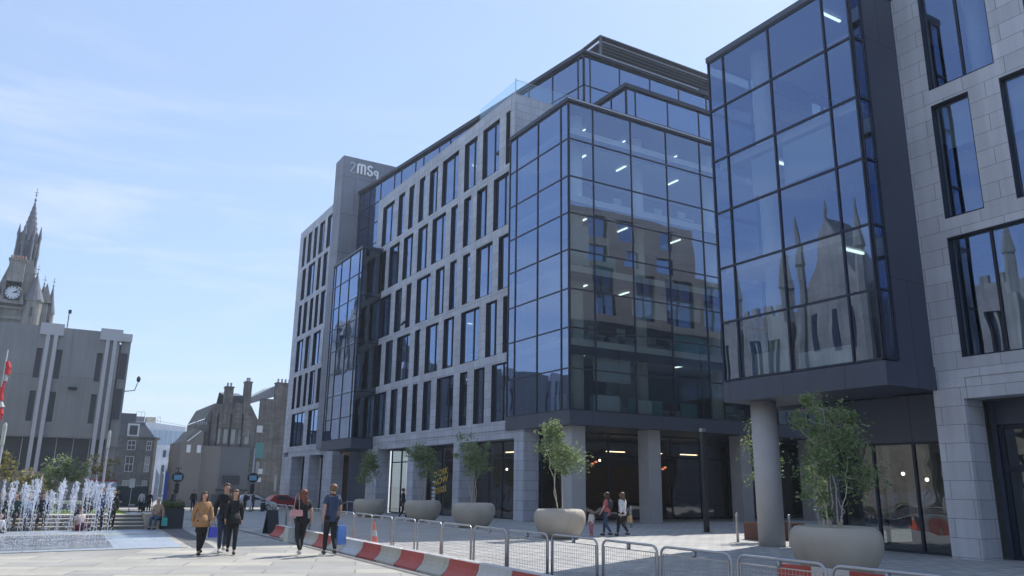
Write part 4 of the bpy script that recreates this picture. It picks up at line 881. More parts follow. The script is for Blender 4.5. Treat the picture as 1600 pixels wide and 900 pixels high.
# ------------------------------------------------------------------ planters and birches
def make_planter(label, x, y, s=1):
    m = MB(); z = gz(y)
    prof = [(.55, 0), (.64, .04), (.78, .19), (.89, .38), (.955, .56), (.978, .72), (.965, .86), (.92, .97), (.85, 1.04), (.79, 1.06), (.75, 1.03), (.73, .98), (.1, .97)]
    m.lathe([(r*s, h*s) for r, h in prof[:11]], (0, 0), 40)
    o = thing('planter', label, 'planter', (x, y, z), group='round concrete planters on the forecourt')
    m.build('bowl', M['conc'], o, smooth=True)
    m = MB(); m.lathe([(.735*s, .985*s), (.3*s, 1.0*s)], (0, 0), 20); m.build('soil', M['soil'], o)
    return o
def make_tree(label, x, y, z, lobes, nleaf, seed, base=(0, 0), stems=3, leaf=.035, lm='leaf', group=None, name='birch_tree', bark='bark', sr=.022):
    r = random.Random(seed); o = thing(name, label, 'tree', (x, y, z), group=group)
    tr = MB(); clumps = []
    tot = sum(a[4]*a[5] for a in [(l+(1,))[:6] if len(l) < 6 else l for l in lobes]) if False else None
    vol = [l[3]*l[4]*l[5] for l in lobes]; sv = sum(vol)
    for l, v in zip(lobes, vol):
        n = max(5, int(95*v/sv))
        for _ in range(n):
            while True:
                p = Vector((r.uniform(-1, 1), r.uniform(-1, 1), r.uniform(-1, 1)))
                if p.length < 1: break
            p = p*(.45+.72*r.random()**.7)
            clumps.append(Vector((l[0]+p.x*l[3], l[1]+p.y*l[4], l[2]+p.z*l[5])))
    top = max(c.z for c in clumps)
    st = []
    for k in range(stems):
        a = 2*math.pi*k/stems+r.uniform(-.4, .4); b = Vector((.09*math.cos(a), .09*math.sin(a), -.12)); tgt = lobes[k % len(lobes)]
        t = Vector((tgt[0]*.8+.12*math.cos(a), tgt[1]*.8+.12*math.sin(a), min(top*.93, tgt[2]+tgt[5]*.6))); pts = []
        for i in range(9):
            f = i/8; q = b.lerp(t, f); q += Vector((r.uniform(-1, 1), r.uniform(-1, 1), 0))*.035*math.sin(f*math.pi)*2; q.x += (1-f)*f*.25*math.cos(a); q.y += (1-f)*f*.25*math.sin(a)
            pts.append(q)
        tr.tube(pts, [sr*(1-.8*i/8) for i in range(9)], 6); st.append(pts)
    for c in clumps:
        best = min((p for s_ in st for p in s_[2:] if p.z < c.z+.05), key=lambda p: (p-c).length, default=st[0][4])
        mid = best.lerp(c, .5)+Vector((0, 0, -.05)); tr.tube([best, mid, c], [sr*.32, sr*.2, sr*.08], 4, caps=False)
    tr.build('trunk', M[bark], o, smooth=True)
    lv = MB(); per = max(1, nleaf//len(clumps)); vs = []; fs = []
    for c in clumps:
        sp = r.choice([.07, .10, .14, .2])*max(1, top/6)
        if r.random() < .16: continue
        for _ in range(int(per*r.choice([.25, .5, .9, 1.5]))):
            p = c+Vector((r.gauss(0, sp), r.gauss(0, sp), r.gauss(0, sp*.9)))
            s = leaf*r.uniform(.45, 1.3); u = Vector((r.gauss(0, 1), r.gauss(0, 1), r.gauss(0, .7))).normalized(); v = u.cross(Vector((r.gauss(0, 1), r.gauss(0, 1), r.gauss(0, 1)))).normalized()
            b0 = len(vs); vs += [p-u*s, p+v*s*.62, p+u*s*1.1, p-v*s*.62]; fs.append((b0, b0+1, b0+2, b0+3))
    lv.add(vs, fs); lv.build('crown', M[lm], o)
    return o
G_T = 'young birches in the concrete planters'
make_planter('large concrete bowl planter nearest the viewer, in front of the shop glazing', 15.45, 11.95)
make_planter('sunlit concrete bowl planter beside the walking women and child', 16.75, 24.75, .97)
make_planter('shaded concrete bowl planter just left of the sunlit one', 17.2, 32.3)
make_planter('shaded concrete bowl planter right of the man in the black coat', 17.75, 39.0)
make_planter('shaded concrete bowl planter farthest away, left of the man in black', 17.7, 46.6)
make_tree('dense shaded birch in the nearest planter, under the glass box', 15.45, 11.95, .98,
          [(-.3, 0, 2.45, .85, .7, .55), (.4, 0, 2.35, .95, .8, .5), (.1, 0, 1.9, .9, .8, .5), (-.4, 0, 1.4, .75, .7, .8), (.55, -.1, 1.2, .8, .6, .6), (.0, 0, .5, .55, .4, .35)], 8200, 11, stems=6, leaf=.042, group=G_T)
make_tree('sunlit pale green birch with white twin stems in the sunlit planter', 16.75, 24.75, .96,
          [(-.3, 0, 3.0, .42, .4, .55), (-.2, 0, 2.5, .6, .5, .5), (-.75, 0, 2.3, .42, .35, .32), (.25, 0, 2.1, .65, .5, .5), (.7, 0, 1.8, .42, .35, .4), (.1, 0, 1.6, .6, .45, .35)], 6200, 12, stems=3, leaf=.044, group=G_T)
make_tree('shaded birch with orange stems in the planter left of the sunlit one', 17.2, 32.3, .95, [(0, 0, 2.3, .8, .6, .8), (.1, 0, 1.7, .75, .6, .7), (-.5, 0, 2.9, .4, .4, .4)], 5200, 13, stems=4, leaf=.05, group=G_T)
make_tree('shaded bushy birch left of the yellow window lettering', 17.75, 39.0, .95+gz(39), [(-.1, 0, 2.4, .8, .6, .7), (.2, 0, 1.8, .7, .6, .8), (-.7, 0, 2.7, .5, .4, .4)], 4600, 14, stems=4, leaf=.055, group=G_T)
make_tree('thin shaded birch in the farthest planter by the dark entrance', 17.7, 46.6, .95+gz(46.6), [(0, 0, 2.3, .7, .6, .8), (-.3, 0, 1.7, .6, .5, .8)], 3200, 15, stems=3, leaf=.06, group=G_T)
# rust steel planting box with its own small tree
cb = thing('steel_planter_box', 'low rusty steel planting box behind the round column', 'planter', (24.1, 21.3, 0), rotz=R(-12))
m = MB(); m.box(-.95, .95, -.55, -.5, 0, .62); m.box(-.95, .95, .5, .55, 0, .62); m.box(-.95, -.9, -.5, .5, 0, .62); m.box(.9, .95, -.5, .5, 0, .62); m.build('steel_sides', M['corten'], cb)
m = MB(); m.box(-.9, .9, -.5, .5, .3, .55); m.build('soil', M['soil'], cb)
make_tree('slim sunlit tree in the rusty planting box behind the round column', 23.5, 21.0, .5, [(-.3, 0, 2.9, .5, .5, 1.0), (.2, 0, 2.2, .55, .5, .9), (-.4, 0, 1.9, .4, .4, .5)], 4200, 17, stems=3, leaf=.045, name='small_tree')
make_tree('short bushy tree further along inside the passage', 26.3, 20.9, .3, [(0, 0, 2.0, .5, .5, .8), (.2, 0, 1.3, .4, .4, .5)], 2000, 18, stems=3, leaf=.05, name='small_tree')
for i, (x, y, h, lab, lm, n) in enumerate([(-2.9, 74, 5.4, 'yellowish sparse tree behind the fountain at the left edge', 'leafy', 3600), (1.9, 76, 4.9, 'green sparse tree in front of the concrete block', 'leaf', 3000),
       (4.6, 78, 5.6, 'thin brownish tree at the corner of the concrete block', 'leafy', 1100), (-.2, 80, 4.0, 'low yellow shrub tree against the concrete block', 'leafy', 2200)]):
    make_tree(lab, x, y, gz(y)-.1, [(0, 0, h*.72, h*.3, h*.25, h*.22), (-.6, 0, h*.55, h*.28, h*.25, h*.2), (.8, 0, h*.62, h*.25, h*.25, h*.2)], n, 30+i, stems=4, leaf=.13, lm=lm, name='small_tree', bark='bark', sr=.07, group='trees behind the lawn')

# ------------------------------------------------------------------ barriers along the street edge
prof = [(0, 0), (0, .04), (.05, .08), (.12, .15), (.165, .24), (.185, .36), (.42, .36), (.42, 0)]
cols = ['red', 'cream', 'red', 'cream', 'red', 'cream', 'white', 'red', 'cream', 'red', 'cream', 'red', 'white', 'red', 'white', 'red', 'white', 'red']
def barrier(mk, label, y1, L_):
    o = thing('traffic_barrier', label, 'barrier', (7.45, y1, 0), group='barrier blocks along the street edge')
    m = MB(); m.xprism(prof, -L_+.012, -.012); m.build('block', M[mk], o)
    m = MB(); m.box(.20, .41, -L_+.02, -.02, .3605, .368); m.build('top_face', M['topwhite'], o)
    m = MB(); m.tube([(-.02, -L_-.14, .018), (.1, -L_+.02, .018)], .014, 5); m.build('joint_bar', M['blacksteel'], o)
ybar = 29.3
names = {'red': 'faded red', 'cream': 'dirty cream', 'white': 'grubby white'}
place = ['at the far end beside the black board', 'second from the far end', 'third from the far end', 'beside the woman with the pink bag', 'between the two people walking away', 'just left of the man with the blue bag',
         'at the heels of the man with the blue bag', 'first red one right of the blue bag', 'in front of the traffic cone', 'second red one right of the blue bag', 'right of the second red one past the blue bag', 'third red one right of the blue bag',
         'near the bottom edge of the picture']
for i, ck in enumerate(cols):
    L_ = 1.27; y1 = 29.3-i*L_
    barrier(ck, names[ck]+' barrier block '+(place[i] if i < len(place) else 'continuing towards the viewer below the frame'), y1, L_)
G_F = 'steel mesh crowd barriers'
def fence_panel(L_):
    o = thing('pedestrian_barrier', 'steel mesh pedestrian barrier', 'barrier', (0, 0, 0))
    pts = [(0, .04, 0), (0, .04, .88)]+[(0, .04+.12-.12*math.cos(R(a)), .88+.12*math.sin(R(a))) for a in (22, 45, 68, 90)]+[(0, L_-.04-.12+.12*math.sin(R(a)), .88+.12*math.cos(R(a))) for a in (0, 22, 45, 68, 90)]+[(0, L_-.04, 0)]
    m = MB(); m.tube(pts, .019, 8); m.box(-.03, .03, L_/2-.012, L_/2+.012, .9, .985)
    m.build('tube_frame', M['steel'], o, smooth=True)
    m = MB()
    ip = [(0, .09, .12), (0, .09, .9), (0, L_-.09, .9), (0, L_-.09, .12), (0, .09, .12)]
    for a, b in zip(ip[:-1], ip[1:]): m.beam(a, b, .014)
    n = int((L_-.18)/.055)
    for k in range(1, n): yy = .09+(L_-.18)*k/n; m.beam((0, yy, .12), (0, yy, .9), .004)
    for k in range(1, 14): m.beam((0, .09, .12+.06*k), (0, L_-.09, .12+.06*k), .004)
    m.build('wire_mesh', M['steel'], o)
    m = MB()
    for yy in (.04, L_-.04): m.beam((-.22, yy, .015), (.22, yy, .015), .03, .02)
    m.build('foot', M['steel'], o)
    return o
fp = fence_panel(1.46); first = True
FP = ['farthest of the row, beside the black board', 'second from the far end', 'third from the far end', 'fourth from the far end, behind the woman with the pink bag', 'fifth from the far end, behind the man in the navy shirt', 'just left of the blue bag',
      'just right of the blue bag', 'with the orange cone showing behind it', 'next on the right after the cone', 'below the shaded planter left of the sunlit one', 'between the cone and the sunlit planter', 'left of the sunlit planter', 'below the left side of the sunlit planter',
      'below the sunlit planter', 'below the child and the women', 'right of the women, in full sun', 'left of the round column', 'below the round column', 'left of the nearest planter', 'below the nearest planter', 'nearest, at the bottom right corner']
for k in range(21):
    y0 = 33.4-1.5*(k+1); x = 8.32-.012*k
    lab = 'steel mesh barrier panel, '+FP[k]
    rz = R([-1.2, .8, 0, 1.5, -.6][k % 5])
    if first: fp.location = (x, y0, 0); fp.rotation_euler = (0, 0, rz); fp['label'] = lab; fp['group'] = G_F; first = False
    else: dup(fp, (x, y0, 0), rz, lab, G_F)
o = thing('barrier_board', 'red and white striped plank standing behind the last mesh barriers', 'barrier board', (8.62, 4.2, 0))
for k in range(6):
    m = MB(); m.box(-.02, .02, .1+k*.55, .1+(k+1)*.55, .70, .90); m.build('stripe', M['red' if k % 2 else 'white'], o)
m = MB(); m.box(-.25, .25, .3, .36, 0, .05); m.box(-.015, .015, .3, .36, .05, .7); m.box(-.25, .25, 3.0, 3.06, 0, .05); m.box(-.015, .015, 3.0, 3.06, .05, .7); m.build('stand', M['blacksteel'], o)
o = thing('traffic_cone', 'orange red traffic cone with a white band behind the mesh barriers', 'cone', (9.45, 24.4, 0))
m = MB(); m.box(-.2, .2, -.2, .2, 0, .03); m.lathe([(.15, .03), (.115, .24)], n=16); m.lathe([(.08, .42), (.03, .68)], n=16); m.build('cone_body', mat('cone_orange', (.75, .13, .07), .5), o)
m = MB(); m.lathe([(.1145, .241), (.0805, .419)], n=16); m.build('white_band', M['white'], o)
o = thing('sandwich_board', 'black folding sign board standing at the far end of the barrier row', 'sign', (7.8, 30.5, gz(31)), rotz=R(12))
o.scale = (.62, .8, .82)
m = MB(); m.add([(-.35, -.3, 0), (.35, -.3, 0), (.35, -.02, 1.02), (-.35, -.02, 1.02), (-.35, -.27, 0), (.35, -.27, 0), (.35, .01, 1.02), (-.35, .01, 1.02)], [(0, 1, 2, 3), (7, 6, 5, 4), (0, 3, 7, 4), (1, 5, 6, 2), (3, 2, 6, 7), (0, 4, 5, 1)]); m.build('board', M['blacksteel'], o)
m = MB(); m.add([(-.35, .3, 0), (.35, .3, 0), (.35, .03, 1.0), (-.35, .03, 1.0), (-.35, .27, 0), (.35, .27, 0), (.35, 0.012, 1.0), (-.35, 0.012, 1.0)], [(3, 2, 1, 0), (4, 5, 6, 7), (4, 7, 3, 0), (2, 6, 5, 1)]); m.build('board', M['blacksteel'], o)
for x, y, h, lab in [(24.26, 29.9, 1.0, 'thin steel bollard right of the walking women'), (21.76, 20.9, 1.0, 'thin steel bollard left of the round column'), (21.95, 18.75, 1.02, 'square post just right of the round column'), (22.6, 20.2, 1.0, 'thin bollard beside the rusty planting box')]:
    o = thing('bollard', lab, 'bollard', (x, y, 0), group='bollards in the passage'); m = MB(); m.lathe([(.05, -.02), (.05, h-.06), (.045, h-.05), (.045, h-.02), (.02, h)], n=14); m.build('post', M['steel'], o, smooth=True)
    m = MB(); m.lathe([(.052, h-.1), (.052, h-.065)], n=14); m.build('collar', M['white'], o)
o = thing('lamp_post', 'slim dark square post standing in the mouth of the passage', 'post', (25.14, 25.9, 0))
m = MB(); m.box(-.09, .09, -.09, .09, .02, 4.25); m.build('post', M['blacksteel'], o); m = MB(); m.box(-.16, .16, -.16, .16, -.01, .02); m.build('base_plate', M['blacksteel'], o); m = MB(); m.box(-.1, .1, -.1, .1, 4.25, 4.4); m.build('lamp_head', M['steel'], o)

# ------------------------------------------------------------------ fountain, steps, lawn
M['wet'] = paving('wet_granite', (.22, .25, .30), 1.2, .6, (.12, .13, .15), rough=.22, var=.12, stain=.35)
M['wetpale'] = paving('damp_granite', (.33, .38, .45), 1.2, .6, (.2, .22, .25), rough=.35, var=.06, stain=.2)
sheet('fountain_surround', [(-9, 23.6), (3.95, 25.1), (4.35, 34.75), (-9, 33.7)], M['wetpale'], .006, seg=30)
sheet('fountain_water', [(-9, 24.1), (2.2, 25.6), (2.35, 31.6), (-9, 31.2)], M['wet'], .010, seg=30)
sheet('fountain_edge', [(-9, 23.45), (4.1, 24.98), (4.1, 25.1), (-9, 23.6)], M['darkpave'], .009, seg=30)
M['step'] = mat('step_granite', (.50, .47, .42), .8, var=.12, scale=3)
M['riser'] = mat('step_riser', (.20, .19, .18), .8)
m = MB(); m.mi = 0
for k in range(4): m.box(-12, 4.0, 34.9+k*.4, 38.2, -.1 if k == 0 else .125*k-.002+.002, .125*(k+1)-.03)
m.mi = 1
for k in range(4): m.box(-12, 4.0, 34.87+k*.4, 34.9+(k+1)*.4 if k < 3 else 38.2, .125*(k+1)-.0295, .125*(k+1))
struct(m.build('steps', [M['riser'], M['step']]))
M['grass'] = mat('lawn_grass', (.13, .21, .045), .95, var=.35, scale=5, bump=.5)
m = MB(); m.add([(-12, 36.9, .5), (3.6, 36.9, .5), (3.2, 41, .52), (-12, 41, .52), (-12, 46, -.2), (2.6, 46, -.2), (3.6, 36.9, -.1), (3.2, 41, -.1)], [(0, 1, 2, 3), (3, 2, 5, 4), (6, 7, 2, 1), (7, 5, 2)])
struct(m.build('lawn', M['grass']))
rg = random.Random(5); m = MB(); vs = []; fs = []
for _ in range(9000):
    x = rg.uniform(-7, 3.5); y = rg.uniform(36.95, 41); h = rg.uniform(.04, .09); a = rg.uniform(0, 6.3); b0 = len(vs)
    vs += [(x, y, .5), (x+.02*math.cos(a), y+.02*math.sin(a), .5), (x+rg.uniform(-.03, .03), y+rg.uniform(-.03, .03), .5+h)]; fs.append((b0, b0+1, b0+2))
m.add(vs, fs); g = m.build('grass', leaf_mat('grass_blades', (.10, .19, .03), (.24, .33, .08))); g['kind'] = 'stuff'; g['label'] = 'short green lawn grass above the steps'; g['category'] = 'grass'
o = thing('stone_plinth', 'square granite block ending the steps, with a woman perched beside it', 'stone block', (4.28, 35.6, 0)); m = MB(); m.box(-.27, .27, -.6, .9, -.05, .52); m.build('block', M['conc'], o)
m = MB(); m.box(-.28, .28, -.61, .91, .52, .56); m.build('top_slab', M['step'], o)
o = thing('white_bench', 'pale stone bench on the lawn behind the fountain jets', 'bench', (1.5, 40.5, .5)); m = MB(); m.box(-.75, .75, -.2, .2, .3, .42); m.build('seat', M['topwhite'], o)
for s in (-.55, .55): m = MB(); m.box(s-.08, s+.08, -.18, .18, -.02, .3); m.build('leg', M['conc'], o)
o = thing('hedge_planter', 'dark square planter box filled with yellow green shrubs at the end of the steps', 'planter', (5.0, 35.4, gz(35.4)))
m = MB(); m.box(-.42, .42, -.42, .42, -.02, .78); m.build('box', M['blacksteel'], o)
m = MB(); r = random.Random(4); vs = []; fs = []
for _ in range(1500):
    p = Vector((r.uniform(-.42, .42), r.uniform(-.42, .42), .78+abs(r.gauss(0, .11)))); u = Vector((r.gauss(0, 1), r.gauss(0, 1), r.gauss(0, 1))).normalized()*.045; v = u.orthogonal().normalized()*.025; b0 = len(vs)
    vs += [p-u, p+v, p+u, p-v]; fs.append((b0, b0+1, b0+2, b0+3))
m.add(vs, fs); m.build('foliage', M['hedge'], o)
# water jets
wm = bpy.data.materials.new('spray_water'); wm.use_nodes = True; t = wm.node_tree; b = t.nodes['Principled BSDF']
b.inputs['Base Color'].default_value = (.86, .9, 1, 1); b.inputs['Roughness'].default_value = .25; b.inputs['Alpha'].default_value = .5
b.inputs['Subsurface Weight'].default_value = 0
def jet(h, seed):
    r = random.Random(seed); m = MB(); pts = []; x = y = 0
    for i in range(12):
        f = i/11; x += r.uniform(-.012, .012); y += r.uniform(-.012, .012); pts.append((x, y, h*f*.97))
    m.tube(pts, [.006+.012*(i/11)**2*r.uniform(.5, 1.5) for i in range(12)], 6)
    for _ in range(100):
        f = 1-abs(r.gauss(0, .33)); f = max(.02, min(1.05, f+r.uniform(-.03, .03))); s = r.uniform(.004, .018)*(1.25 if f > .8 else .75)
        m.ball((x*f+r.gauss(0, .028+.06*(1-f)), y*f+r.gauss(0, .028+.06*(1-f)), h*f), (s, s, s*r.uniform(1, 3.2)), 5, 4)
    for _ in range(9): m.ball((r.gauss(0, .14), r.gauss(0, .14), abs(r.gauss(0, .04))), (.018, .018, .012), 5, 3)
    return m
protos = [jet(1.72, s) for s in (1, 2, 3, 4, 5)]; jm = None; jets = []; rj = random.Random(8)
spots = []
for row, y in enumerate((26.4, 28.0, 29.6, 31.0)):
    for k in range(12): spots.append((-1.6+k*.345+rj.uniform(-.1, .1)+row*.06, y+rj.uniform(-.2, .2)+ .11*k, row, k))
for i, (x, y, row, k) in enumerate(spots):
    rown = ['front', 'second', 'third', 'back'][row]
    lab = 'white fountain jet, number %d from the left in the %s row' % (k+1, rown)
    if i < 5: o = tag(protos[i].build('water_jet', wm), lab, 'fountain jet', 'fountain jets'); jets.append(o); o.location = (x, y, .01)
    else: o = jets[i % 5].copy(); COL.objects.link(o); o['label'] = lab; o.location = (x, y, .01); o.rotation_euler = (0, 0, rj.uniform(0, 6.3)); q = rj.uniform(.6, 1.25); o.scale = (q, q, rj.uniform(.78, 1.08))

# ------------------------------------------------------------------ poles, signals, vehicles
def pole(name, label, cat, x, y, h, r, m_, group=None):
    o = thing(name, label, cat, (x, y, gz(y)), group=group); m = MB(); m.lathe([(r*1.5, 0), (r*1.5, .25), (r, .3), (r*.8, h), (r*.4, h+.05)], n=12); m.build('post', M[m_], o, smooth=True); return o
o = pole('lamp_column', 'shiny steel lighting column behind the fountain at the left edge', 'lamp post', -1.5, 45, 4.5, .08, 'steel', 'steel lighting columns')
m = MB(); m.lathe([(.09, 3.5), (.09, 4.4), (.05, 4.55)], n=12); m.build('lamp_head', M['white'], o)
o = pole('lamp_column', 'shiny steel lighting column in front of the concrete block corner', 'lamp post', 3.35, 50, 4.7, .07, 'steel', 'steel lighting columns')
m = MB(); m.lathe([(.08, 3.8), (.08, 4.6), (.05, 4.75)], n=12); m.build('lamp_head', M['white'], o)
o = pole('flagpole', 'tall flagpole with a furled red and white flag at the left edge', 'flagpole', -2.55, 60, 10.3, .05, 'white')
m = MB()
for i in range(9):
    z0 = 9.6-i*.42; m.mi = int(i in (2, 6)); m.tube([(.1+.08*math.sin(i), 0, z0), (.13+.09*math.sin(i+1), 0, z0-.42)], [.13+.06*math.sin(i*1.7), .14+.05*math.cos(i)], 6)
m.build('flag', [mat('flag_red', (.6, .05, .06), .8), M['white']], o)
def signal(x, y, label, tall):
    o = pole('traffic_signal', label, 'traffic signal', x, y, 5.2 if tall else 3.5, .09 if tall else .05, 'steel' if tall else 'blacksteel', 'signals with blue panels')
    zz = 2.8
    m = MB(); n = 12; m.add([(.47*math.cos(2*math.pi*k/n), -.12, zz+.42*math.sin(2*math.pi*k/n)) for k in range(n)]+[(.47*math.cos(2*math.pi*k/n), -.02, zz+.42*math.sin(2*math.pi*k/n)) for k in range(n)],
        [tuple(range(n)), tuple(range(2*n-1, n-1, -1))]+[(k, n+k, n+(k+1) % n, (k+1) % n) for k in range(n)]); m.build('backing_board', M['blacksteel'], o)
    m = MB(); m.box(-.3, .3, -.15, -.122, zz-.22, zz+.18); m.build('blue_panel', M['bluepanel'], o)
    m = MB(); m.box(-.16, .16, -.2, .0, 1.5, 2.3); m.build('signal_head', M['blacksteel'], o)
    if not tall: m = MB(); m.box(-.25, .25, -.03, .03, 3.5, 3.58); m.build('cross_arm', M['blacksteel'], o)
signal(10.35, 72, 'black signal post with pale blue panel right of the hedge planter', False)
signal(16.0, 70, 'taller grey signal column with pale blue panel beside the white car', True)
o = pole('sign_post', 'post with a blank white plate in front of the green van', 'sign', 6.85, 71, 2.55, .03, 'steel'); m = MB(); m.box(-.2, .2, -.05, -.03, 1.9, 2.6); m.build('sign_plate', M['white'], o)
for i, x in enumerate((9.0, 9.35, 9.75)):
    o = pole('banner_pole', ['leftmost white banner pole left of the black signal', 'middle banner pole with a yellow strip', 'banner pole with a blue strip beside the black signal'][i], 'banner', x, 75, 3.6, .03, 'white', 'banner poles')
    m = MB(); m.add([(.02, 0, .7), (.3, 0, 1.0), (.3, 0, 3.0), (.02, 0, 3.5), (.02, .03, .7), (.3, .03, 1.0), (.3, .03, 3.0), (.02, .03, 3.5)], [(0, 1, 2, 3), (7, 6, 5, 4), (0, 4, 5, 1), (1, 5, 6, 2), (2, 6, 7, 3), (3, 7, 4, 0)])
    m.build('banner', [M['white'], M['yellow'], mat('banner_blue', (.08, .12, .45), .7)][i] if i != 1 else M['cream'], o)
def van(name, label, cat, x, y, w_, h, L_, body, roof=None, front=True, rz=0):
    o = thing(name, label, cat, (x, y, gz(y)), rotz=rz); hw = w_/2
    m = MB(); m.xprism([(-hw, .45), (-hw, h-.25), (-hw+.12, h-.03), (hw-.12, h-.03), (hw, h-.25), (hw, .45)], 0, L_); m.build('body', body, o)
    if roof: m = MB(); m.box(-hw-.02, hw+.02, -.02, L_, h-.03, h+.12); m.build('roof', roof, o)
    if front:
        m = MB(); m.box(-hw+.18, hw-.18, -.02, -.003, h*.5, h-.4); m.build('windscreen', M['bwin'], o)
        for s in (-1, 1):
            m = MB(); m.ball((s*(hw-.3), -.02, .8), (.12, .06, .12), 8, 6); m.build('headlight', M['white'], o)
        m = MB(); m.box(-hw+.1, hw-.1, -.06, -.003, .5, .62); m.build('bumper', M['blacksteel'], o)
        m = MB(); m.box(-.26, .26, -.075, -.062, .5, .61); m.build('number_plate', M['plate'], o)
    for s in (-1, 1):
        for yy in (.9, L_-1):
            m = MB(); v = []; n = 12
            for xx in (s*hw-s*.22, s*hw-s*.01): v += [(xx, yy+.38*math.cos(2*math.pi*k/n), .38+.38*math.sin(2*math.pi*k/n)) for k in range(n)]
            m.add(v, [tuple(range(n)), tuple(range(2*n-1, n-1, -1))]+[(k, n+k, n+(k+1) % n, (k+1) % n) for k in range(n)]); m.build('wheel', M['blacksteel'], o)
    return o
van('green_van', 'dark green high sided van parked beyond the lawn, facing the viewer', 'van', 7.6, 77, 2.4, 2.15, 5, mat('van_green', (.02, .05, .035), .35))
van('box_truck', 'pale blue box truck with a dark red roof edge beyond the fountain', 'truck', 5.05, 74, 1.95, 2.45, 5, mat('truck_blue', (.34, .42, .56), .5), M['redsign'], front=False)
def car(label, x, y, rz, col, L_=4.1):
    o = thing('parked_car', label, 'car', (x, y, gz(y)), rotz=rz, group='cars on the cross street')
    side = [(0, .35), (.02, .75), (.25, .95), (.75, 1.38), (1.3, 1.5), (2.1, 1.47), (2.95, 1.02), (3.8, .82), (4.08, .6), (4.1, .32)]
    m = MB(); vs = [(px_*L_/4.1, -.85, z) for px_, z in side]+[(px_*L_/4.1, .85, z) for px_, z in side]; n = len(side)
    for i in (3, 4, 5):
        vs[i] = (vs[i][0], -.68, vs[i][2]); vs[n+i] = (vs[n+i][0], .68, vs[n+i][2])
    m.add(vs, [(i, n+i, n+i+1, i+1) for i in range(n-1)]+[tuple(range(n)), tuple(range(2*n-1, n-1, -1)), (n-1, 2*n-1, n, 0)]); m.build('body', col, o)
    for s in (-1, 1):
        m = MB(); q = [(.8, s*.815, .98), (1.0, s*.715, 1.36), (2.0, s*.715, 1.36), (2.65, s*.815, 1.02)]; q2 = [(a, b_-s*.06, c) for a, b_, c in q]
        m.add(q+q2, [(0, 1, 2, 3), (7, 6, 5, 4), (0, 4, 5, 1), (1, 5, 6, 2), (2, 6, 7, 3), (3, 7, 4, 0)])
        m.build('side_window', M['bwin'], o)
    for xx in (.75, 3.2):
        for s in (-1, 1):
            m = MB(); m.tube([(xx, s*.68, .31), (xx, s*.87, .31)], .31, 14); wh = m.build('wheel', M['blacksteel'], o); m = MB(); m.tube([(xx, s*.87, .31), (xx, s*.885, .31)], .19, 12); m.build('rim', M['steel'], wh)
    for s in (-1, 1): m = MB(); m.ball((3.95*L_/4.1, s*.6, .66), (.12, .16, .08), 8, 5); m.build('headlight', M['plate'], o)
car('white hatchback seen side on beyond the taller signal column', 16.6, 80.2, 0, mat('car_white', (.62, .64, .68), .3))
car('red car half hidden by the office building corner', 20.3, 83, R(8), mat('car_red', (.42, .05, .05), .3))

m = MB(); rs_ = random.Random(12)
for _ in range(110):
    x = rs_.uniform(-2, 2.4); y = rs_.uniform(25.7, 31.5); a = rs_.uniform(.02, .09); m.ball((x, y, .012), (a, a*rs_.uniform(.4, 1), .008), 8, 3)
g = m.build('splash_foam', wm); g['kind'] = 'stuff'; g['label'] = 'splashes of foam on the wet fountain paving'; g['category'] = 'water'
# ------------------------------------------------------------------ people
PM = {}
def cm(c, rough=.85, var=.1):
    k = tuple(c)
    if k not in PM: PM[k] = mat('cloth_%d' % len(PM), c, rough, var=.3, scale=13, bump=.9)
    return PM[k]
M['skin'] = mat('skin', (.50, .30, .22), .6, var=.05)
def skin_mesh(name, nodes, edges, root, sub=1):
    names = list(nodes); idx = {n: i for i, n in enumerate(names)}
    me = bpy.data.meshes.new(name); me.from_pydata([nodes[n][0] for n in names], [(idx[a], idx[b]) for a, b in edges], [])
    ob = bpy.data.objects.new('tmp_skin', me); COL.objects.link(ob)
    md = ob.modifiers.new('s', 'SKIN'); md.use_smooth_shade = True
    sv = me.skin_vertices[0].data
    for n in names:
        r = nodes[n][1]; sv[idx[n]].radius = r if isinstance(r, tuple) else (r, r); sv[idx[n]].use_root = (n == root)
    if sub: s = ob.modifiers.new('u', 'SUBSURF'); s.levels = sub; s.render_levels = sub
    dg = bpy.context.evaluated_depsgraph_get(); out_ = bpy.data.meshes.new_from_object(ob.evaluated_get(dg))
    bpy.data.objects.remove(ob); bpy.data.meshes.remove(me); out_.name = name
    for p in out_.polygons: p.use_smooth = True
    return out_
def mesh_obj(name, me, m, parent):
    me.materials.clear(); me.materials.append(m); o = bpy.data.objects.new(name, me); COL.objects.link(o); o.parent = parent; return o
def addto(me, mb):
    """append an MB's geometry to a mesh"""
    bm = bmesh.new(); bm.from_mesh(me); vs = [bm.verts.new(v) for v in mb.v]
    for f in mb.f:
        try: bm.faces.new([vs[i] for i in f]).smooth = True
        except ValueError: pass
    bm.to_mesh(me); bm.free()
STAND = dict(kl=(.05, .015, .285), al=(.055, -.005, .045), kr=(-.05, .015, .285), ar=(-.055, -.005, .045))
WALK = dict(kl=(.045, .075, .29), al=(.045, .105, .05), kr=(-.045, .015, .28), ar=(-.045, -.13, .075))
WALK2 = dict(kr=(-.045, .075, .29), ar=(-.045, .105, .05), kl=(.045, .015, .28), al=(.045, -.13, .075))
SIT = dict(hl=(.05, 0, .26), hr=(-.05, 0, .26), kl=(.06, .24, .27), al=(.06, .24, .04), kr=(-.06, .24, .27), ar=(-.06, .25, .04), drop=.25)
FLOOR = dict(hl=(.05, 0, .055), hr=(-.05, 0, .055), kl=(.10, .22, .16), al=(.02, .34, .04), kr=(-.10, .22, .12), ar=(-.03, .30, .04), drop=.47)
